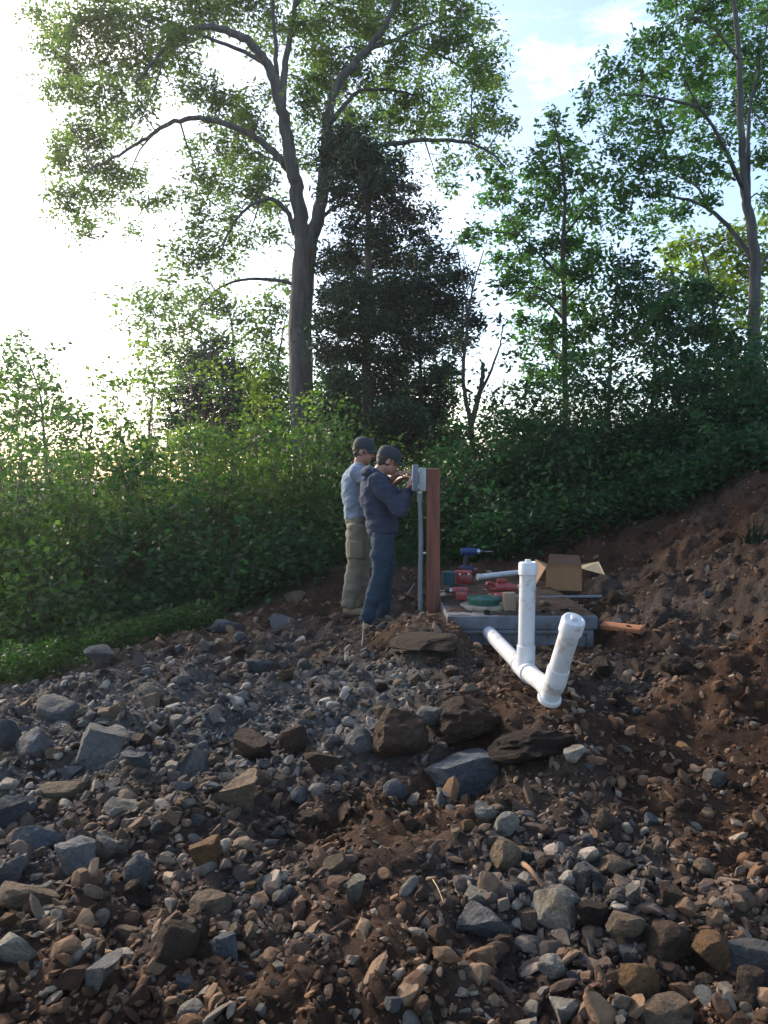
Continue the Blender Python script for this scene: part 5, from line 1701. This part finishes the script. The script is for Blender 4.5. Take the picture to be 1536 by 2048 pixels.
tree('hackberry_tree', 'dense dark tree between the narrow tree and the pale trunk', 13.2,
     [([(1300, 900), (1305, 800), (1310, 720), (1315, 640), (1320, 570)], 0.05, 0.015), ([(1310, 700), (1360, 660), (1420, 650)], 0.02, 0.006), ([(1308, 720), (1260, 660), (1230, 610)], 0.02, 0.006), ([(1215, 880), (1220, 760), (1225, 680), (1235, 560)], 0.04, 0.012)],
     [(1235, 530, 26), (1265, 520, 24), (1240, 570, 34), (1285, 560, 36), (1335, 575, 38), (1385, 580, 34), (1230, 620, 34), (1275, 610, 40), (1325, 620, 42), (1375, 620, 40), (1415, 600, 26), (1250, 665, 36), (1300, 665, 40), (1350, 665, 40), (1400, 660, 38), (1440, 680, 34), (1290, 710, 36), (1350, 715, 40),
      (1400, 715, 40), (1450, 725, 38), (1480, 690, 34), (1520, 700, 34), (1330, 760, 38), (1400, 770, 40), (1460, 770, 40), (1520, 760, 40)],
     'leaf_brush_dark', 'bark_dark', 31, per=42, cl=19, length=0.095, sig=0.14)


def shrub(label, x, y, rx, ry, h, leaf, seed, n=150, per=24, length=0.075, name='shrub', group='brush along the rim of the dug ground', lean=0.0):
    """A many-stemmed bush: stems fan out from the root, leaf clumps fill a ragged dome."""
    g = np.random.default_rng(seed)
    z0 = gz(x, y) - 0.05
    r_ = tag(empty(name, (x, y, z0)), label, 'shrub', group)
    u = g.normal(size=(n, 3))
    u /= np.linalg.norm(u, axis=1, keepdims=True)
    u[:, 2] = np.abs(u[:, 2]) * 1.15 - 0.15
    rad = g.random((n, 1)) ** 0.30
    ang = np.arctan2(u[:, 1], u[:, 0])
    wob = 1 + 0.22 * np.sin(ang * 3 + seed) + 0.16 * np.sin(ang * 5 + seed * 2.1) + 0.15 * g.normal(size=n)
    q = u * rad * wob[:, None] * np.array([rx, ry, h])
    q[:, 0] += lean * q[:, 2]
    c = np.array([x, y, z0]) + q
    zz = height(c[:, 0], c[:, 1])
    c[:, 2] = np.maximum(c[:, 2], zz + 0.12 + 0.25 * g.random(n))
    # a few shoots that stand above the rest
    k = max(4, n // 14)
    top = np.argsort(-c[:, 2])[:k]
    c[top, 2] += g.random(k) * 0.28 * h
    for i in range(7):
        e = c[g.integers(0, n)]
        a = Vector((x + g.normal() * 0.12, y + g.normal() * 0.12, z0 - 0.05))
        e = Vector(e)
        mid = (a + e) / 2 + Vector((g.normal() * 0.1, g.normal() * 0.1, 0.15))
        pp = smoothpath([a, mid, e], 5)
        MB().loft(pp, [0.020 - 0.014 * t / (len(pp) - 1) for t in range(len(pp))], n=6).build('stem', M['bark_dark'], r_, sharp=None)
    root = np.array([x, y, z0 + 0.1 * h])
    segs = []
    for e in c:
        a = root + (e - root) * 0.45 + g.normal(size=3) * 0.08
        segs.append((a, (a + e) / 2 + np.array([0, 0, 0.05]) + g.normal(size=3) * 0.05, e, 0.006, 0.002))
    v, f = thin_tubes(segs, 3)
    o = link('twigs', mesh_np('twigs', v, f, True), M['bark_dark'], r_)
    o.matrix_parent_inverse = parent_matrix(r_).inverted()
    o['kind'] = 'stuff'
    v, f = leaves_np(c, 0.115 * (0.7 + 0.6 * g.random(n)) * (length / 0.075) ** 0.5, per, length, g, droop=0.15, width=0.55)
    me = mesh_np('foliage', v, f, False)
    clump_tint(me, n, per, g)
    o = link('foliage', me, M[leaf], r_)
    o.matrix_parent_inverse = parent_matrix(r_).inverted()
    o['kind'] = 'stuff'
    return r_


def X_at(px, Y):
    return (px - CX) / F * Y


def brush(rows, seed0):
    for k, (px, Y, rx, ry, toppy, leaf, n, label) in enumerate(rows):
        x = X_at(px, Y)
        top = EYE - (toppy - HZ) / F * Y
        h = max(0.5, top - gz(x, Y))
        shrub(label, x, Y, rx * 1.15, ry, h * (1.06 if Y > 10.5 else 1.0), leaf, seed0 + k, n=int(n * (1.5 if Y > 10.5 else 1.1)), per=26, length=0.082)


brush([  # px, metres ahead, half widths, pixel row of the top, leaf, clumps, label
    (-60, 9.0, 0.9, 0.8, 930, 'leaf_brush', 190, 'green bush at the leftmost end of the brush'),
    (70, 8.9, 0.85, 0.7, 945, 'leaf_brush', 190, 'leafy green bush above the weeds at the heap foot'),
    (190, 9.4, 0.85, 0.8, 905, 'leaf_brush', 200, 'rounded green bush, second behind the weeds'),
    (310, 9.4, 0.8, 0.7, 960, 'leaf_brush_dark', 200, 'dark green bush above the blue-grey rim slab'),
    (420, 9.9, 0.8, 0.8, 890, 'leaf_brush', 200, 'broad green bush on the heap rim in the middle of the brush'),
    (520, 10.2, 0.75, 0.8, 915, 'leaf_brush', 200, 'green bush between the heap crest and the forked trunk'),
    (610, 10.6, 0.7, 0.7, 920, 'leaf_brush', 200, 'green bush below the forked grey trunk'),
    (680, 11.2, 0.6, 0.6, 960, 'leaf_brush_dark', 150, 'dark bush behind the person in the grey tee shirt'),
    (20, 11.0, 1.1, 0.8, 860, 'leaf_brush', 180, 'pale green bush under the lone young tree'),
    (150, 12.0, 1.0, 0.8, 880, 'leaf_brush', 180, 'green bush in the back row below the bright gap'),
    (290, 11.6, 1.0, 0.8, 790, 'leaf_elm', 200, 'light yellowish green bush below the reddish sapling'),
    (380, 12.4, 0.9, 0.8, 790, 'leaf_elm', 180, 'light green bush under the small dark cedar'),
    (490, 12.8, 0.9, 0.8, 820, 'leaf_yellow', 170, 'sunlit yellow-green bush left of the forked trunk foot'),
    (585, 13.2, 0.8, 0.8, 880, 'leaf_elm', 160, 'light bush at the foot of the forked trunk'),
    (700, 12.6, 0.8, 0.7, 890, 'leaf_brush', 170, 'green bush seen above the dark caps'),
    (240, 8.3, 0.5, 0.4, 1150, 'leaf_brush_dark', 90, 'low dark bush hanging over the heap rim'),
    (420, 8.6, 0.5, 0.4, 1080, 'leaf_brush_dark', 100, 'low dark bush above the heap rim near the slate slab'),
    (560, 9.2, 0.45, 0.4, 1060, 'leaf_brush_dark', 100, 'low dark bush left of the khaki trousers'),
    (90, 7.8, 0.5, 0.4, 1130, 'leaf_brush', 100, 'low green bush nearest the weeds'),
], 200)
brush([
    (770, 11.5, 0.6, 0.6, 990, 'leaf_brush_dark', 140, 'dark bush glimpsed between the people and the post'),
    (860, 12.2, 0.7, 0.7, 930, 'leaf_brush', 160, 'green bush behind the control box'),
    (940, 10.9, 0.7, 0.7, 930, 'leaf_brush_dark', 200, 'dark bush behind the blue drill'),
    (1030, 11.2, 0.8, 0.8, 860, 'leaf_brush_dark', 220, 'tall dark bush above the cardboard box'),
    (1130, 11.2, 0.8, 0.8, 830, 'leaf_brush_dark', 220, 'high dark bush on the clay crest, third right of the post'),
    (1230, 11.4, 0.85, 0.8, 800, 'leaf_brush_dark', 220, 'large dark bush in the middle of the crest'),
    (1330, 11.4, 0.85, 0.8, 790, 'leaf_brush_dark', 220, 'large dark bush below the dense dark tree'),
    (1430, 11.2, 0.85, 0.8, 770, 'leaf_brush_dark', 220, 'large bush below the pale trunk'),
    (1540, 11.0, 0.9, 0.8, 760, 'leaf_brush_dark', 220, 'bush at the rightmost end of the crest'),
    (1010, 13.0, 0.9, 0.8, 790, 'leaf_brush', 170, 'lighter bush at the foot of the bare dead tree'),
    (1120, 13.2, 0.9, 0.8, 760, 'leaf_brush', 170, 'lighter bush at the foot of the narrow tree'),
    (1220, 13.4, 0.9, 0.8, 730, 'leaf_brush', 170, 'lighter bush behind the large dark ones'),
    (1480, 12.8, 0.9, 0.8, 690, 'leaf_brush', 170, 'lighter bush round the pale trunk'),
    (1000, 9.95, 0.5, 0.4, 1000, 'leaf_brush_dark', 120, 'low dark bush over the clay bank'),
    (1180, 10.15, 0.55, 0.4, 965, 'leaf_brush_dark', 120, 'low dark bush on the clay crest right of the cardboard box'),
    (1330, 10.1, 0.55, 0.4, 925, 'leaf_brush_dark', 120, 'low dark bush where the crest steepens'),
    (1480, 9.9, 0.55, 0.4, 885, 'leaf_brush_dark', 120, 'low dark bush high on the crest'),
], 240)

# far woods that close the view below the horizon, each tree on its own
for k, (px, Y, top, w) in enumerate([(-60, 34, 890, 90), (40, 38, 870, 80), (140, 36, 880, 70), (235, 40, 875, 80), (330, 38, 865, 80), (430, 42, 870, 80), (560, 40, 880, 80), (680, 40, 885, 80), (800, 42, 880, 80), (910, 38, 870, 80), (1010, 40, 850, 80), (1120, 36, 850, 80), (1240, 38, 850, 80), (1370, 36, 830, 90), (1500, 38, 830, 90)]):
    bl_ = []
    g = np.random.default_rng(900 + k)
    for j in range(12):
        bl_.append((px + g.normal() * w * 0.45, top + 20 + g.random() * 110, 26))
    tree('far_tree', ['hazy far tree', 'low far tree', 'rounded far tree'][k % 3] + ', ' + 'first second third fourth fifth sixth seventh eighth ninth tenth eleventh twelfth thirteenth fourteenth fifteenth'.split()[k] + ' from the left in the woods behind', Y,
         [([(px, 985), (px + 4, 930), (px - 3, top + 30)], 0.12, 0.03)], bl_, 'leaf_mid', 'bark_dark', 950 + k, per=12, cl=28, length=0.30, sig=0.4, group='far trees behind the brush')


# weeds and grass along the heap foot
def weeds(name, label, n, xr, yr, ok, hmax, leaf, seed, length=0.05, per=7):
    g = np.random.default_rng(seed)
    x, y = xr[0] + (xr[1] - xr[0]) * g.random(n * 4), yr[0] + (yr[1] - yr[0]) * g.random(n * 4)
    k = ok(x, y)
    x, y = x[k][:n], y[k][:n]
    z = height(x, y)
    c = np.stack([x, y, z + hmax * g.random(len(x)) ** 1.5], 1)
    v, f = leaves_np(c, 0.035, per, length, g, droop=-0.25, width=0.42)
    # grass blades between them
    m_ = len(x)
    b0 = np.stack([x, y, z], 1) + g.normal(size=(m_, 3)) * np.array([0.05, 0.05, 0])
    d = g.normal(size=(m_, 3)) * 0.35
    d[:, 2] = 1
    L = (0.07 + 0.12 * g.random(m_))[:, None]
    sd_ = np.cross(d, g.normal(size=(m_, 3)))
    sd_ /= np.linalg.norm(sd_, axis=1, keepdims=True)
    bv = np.stack([b0 - sd_ * 0.004, b0 + sd_ * 0.004, b0 + d * L], 1).reshape(-1, 3)
    bf = np.arange(m_ * 3).reshape(-1, 3) + len(v)
    me = mesh_np(name, np.concatenate([v, bv]), np.concatenate([f, bf]), False)
    at = me.attributes.new('clump', 'FLOAT', 'POINT')
    at.data.foreach_set('value', np.concatenate([np.repeat(g.random(len(x)), per * 4), np.repeat(g.random(m_), 3)]).astype(np.float32))
    o = link(name, me, M[leaf])
    tag(o, label, 'weeds', kind='stuff')


weeds('weeds', 'green weeds and grass at the foot of the heap by the brush', 4600, (-6.0, -1.6), (5.2, 9.2), lambda x, y: (spoil_mask(x, y) < 0.5) & (vnoise2(x * 2.2, y * 2.2, 3) + 0.5 * vnoise2(x * 5, y * 5, 4) > -0.05 + 0.22 * (x + 2.9)) & (y < np.interp(x, RIM[:, 0], RIM[:, 1]) + 1.6), 0.20, 'grass', 71)
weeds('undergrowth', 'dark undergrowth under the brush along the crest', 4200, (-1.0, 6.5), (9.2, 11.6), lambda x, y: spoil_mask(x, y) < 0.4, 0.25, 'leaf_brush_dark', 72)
tf = hit(1512, 1085)
r_ = tag(empty('grass_tuft', tf), 'small fresh green grass tuft alone on the bare slope', 'grass')
g = np.random.default_rng(77)
for k in range(26):
    d = Vector((g.normal() * 0.5, g.normal() * 0.5, 1)).normalized()
    L = 0.16 + 0.16 * g.random()
    a = tf + Vector((g.normal() * 0.05, g.normal() * 0.05, -0.02))
    e = a + d * L + Vector((d.x, d.y, -0.3)) * 0.10
    pp = smoothpath([a, a + d * L * 0.6, e], 4)
    MB().loft(pp, [(0.007 * (1 - 0.9 * i / (len(pp) - 1)), 0.0012) for i in range(len(pp))], n=4).build('blade', M['grass'], r_)

# ------------------------------------------------------------------ thin haze, added to give a veil of glare towards the sun
hb = MB().box((0, 60, 10.0), (260, 220, 26.5)).build('haze', None, smooth=False)
hm = bpy.data.materials.new('haze')
hm.use_nodes = True
hn, hl = hm.node_tree.nodes, hm.node_tree.links
hn.remove(hn['Principled BSDF'])
pv = hn.new('ShaderNodeVolumePrincipled')
pv.inputs['Color'].default_value = (0.95, 0.96, 1.0, 1)
pv.inputs['Density'].default_value = 0.0008
pv.inputs['Anisotropy'].default_value = 0.6
hl.new(pv.outputs[0], hn['Material Output'].inputs['Volume'])
hb.data.materials.append(hm)
tag(hb, 'thin pale haze added to veil the view like glare', 'haze', kind='stuff')
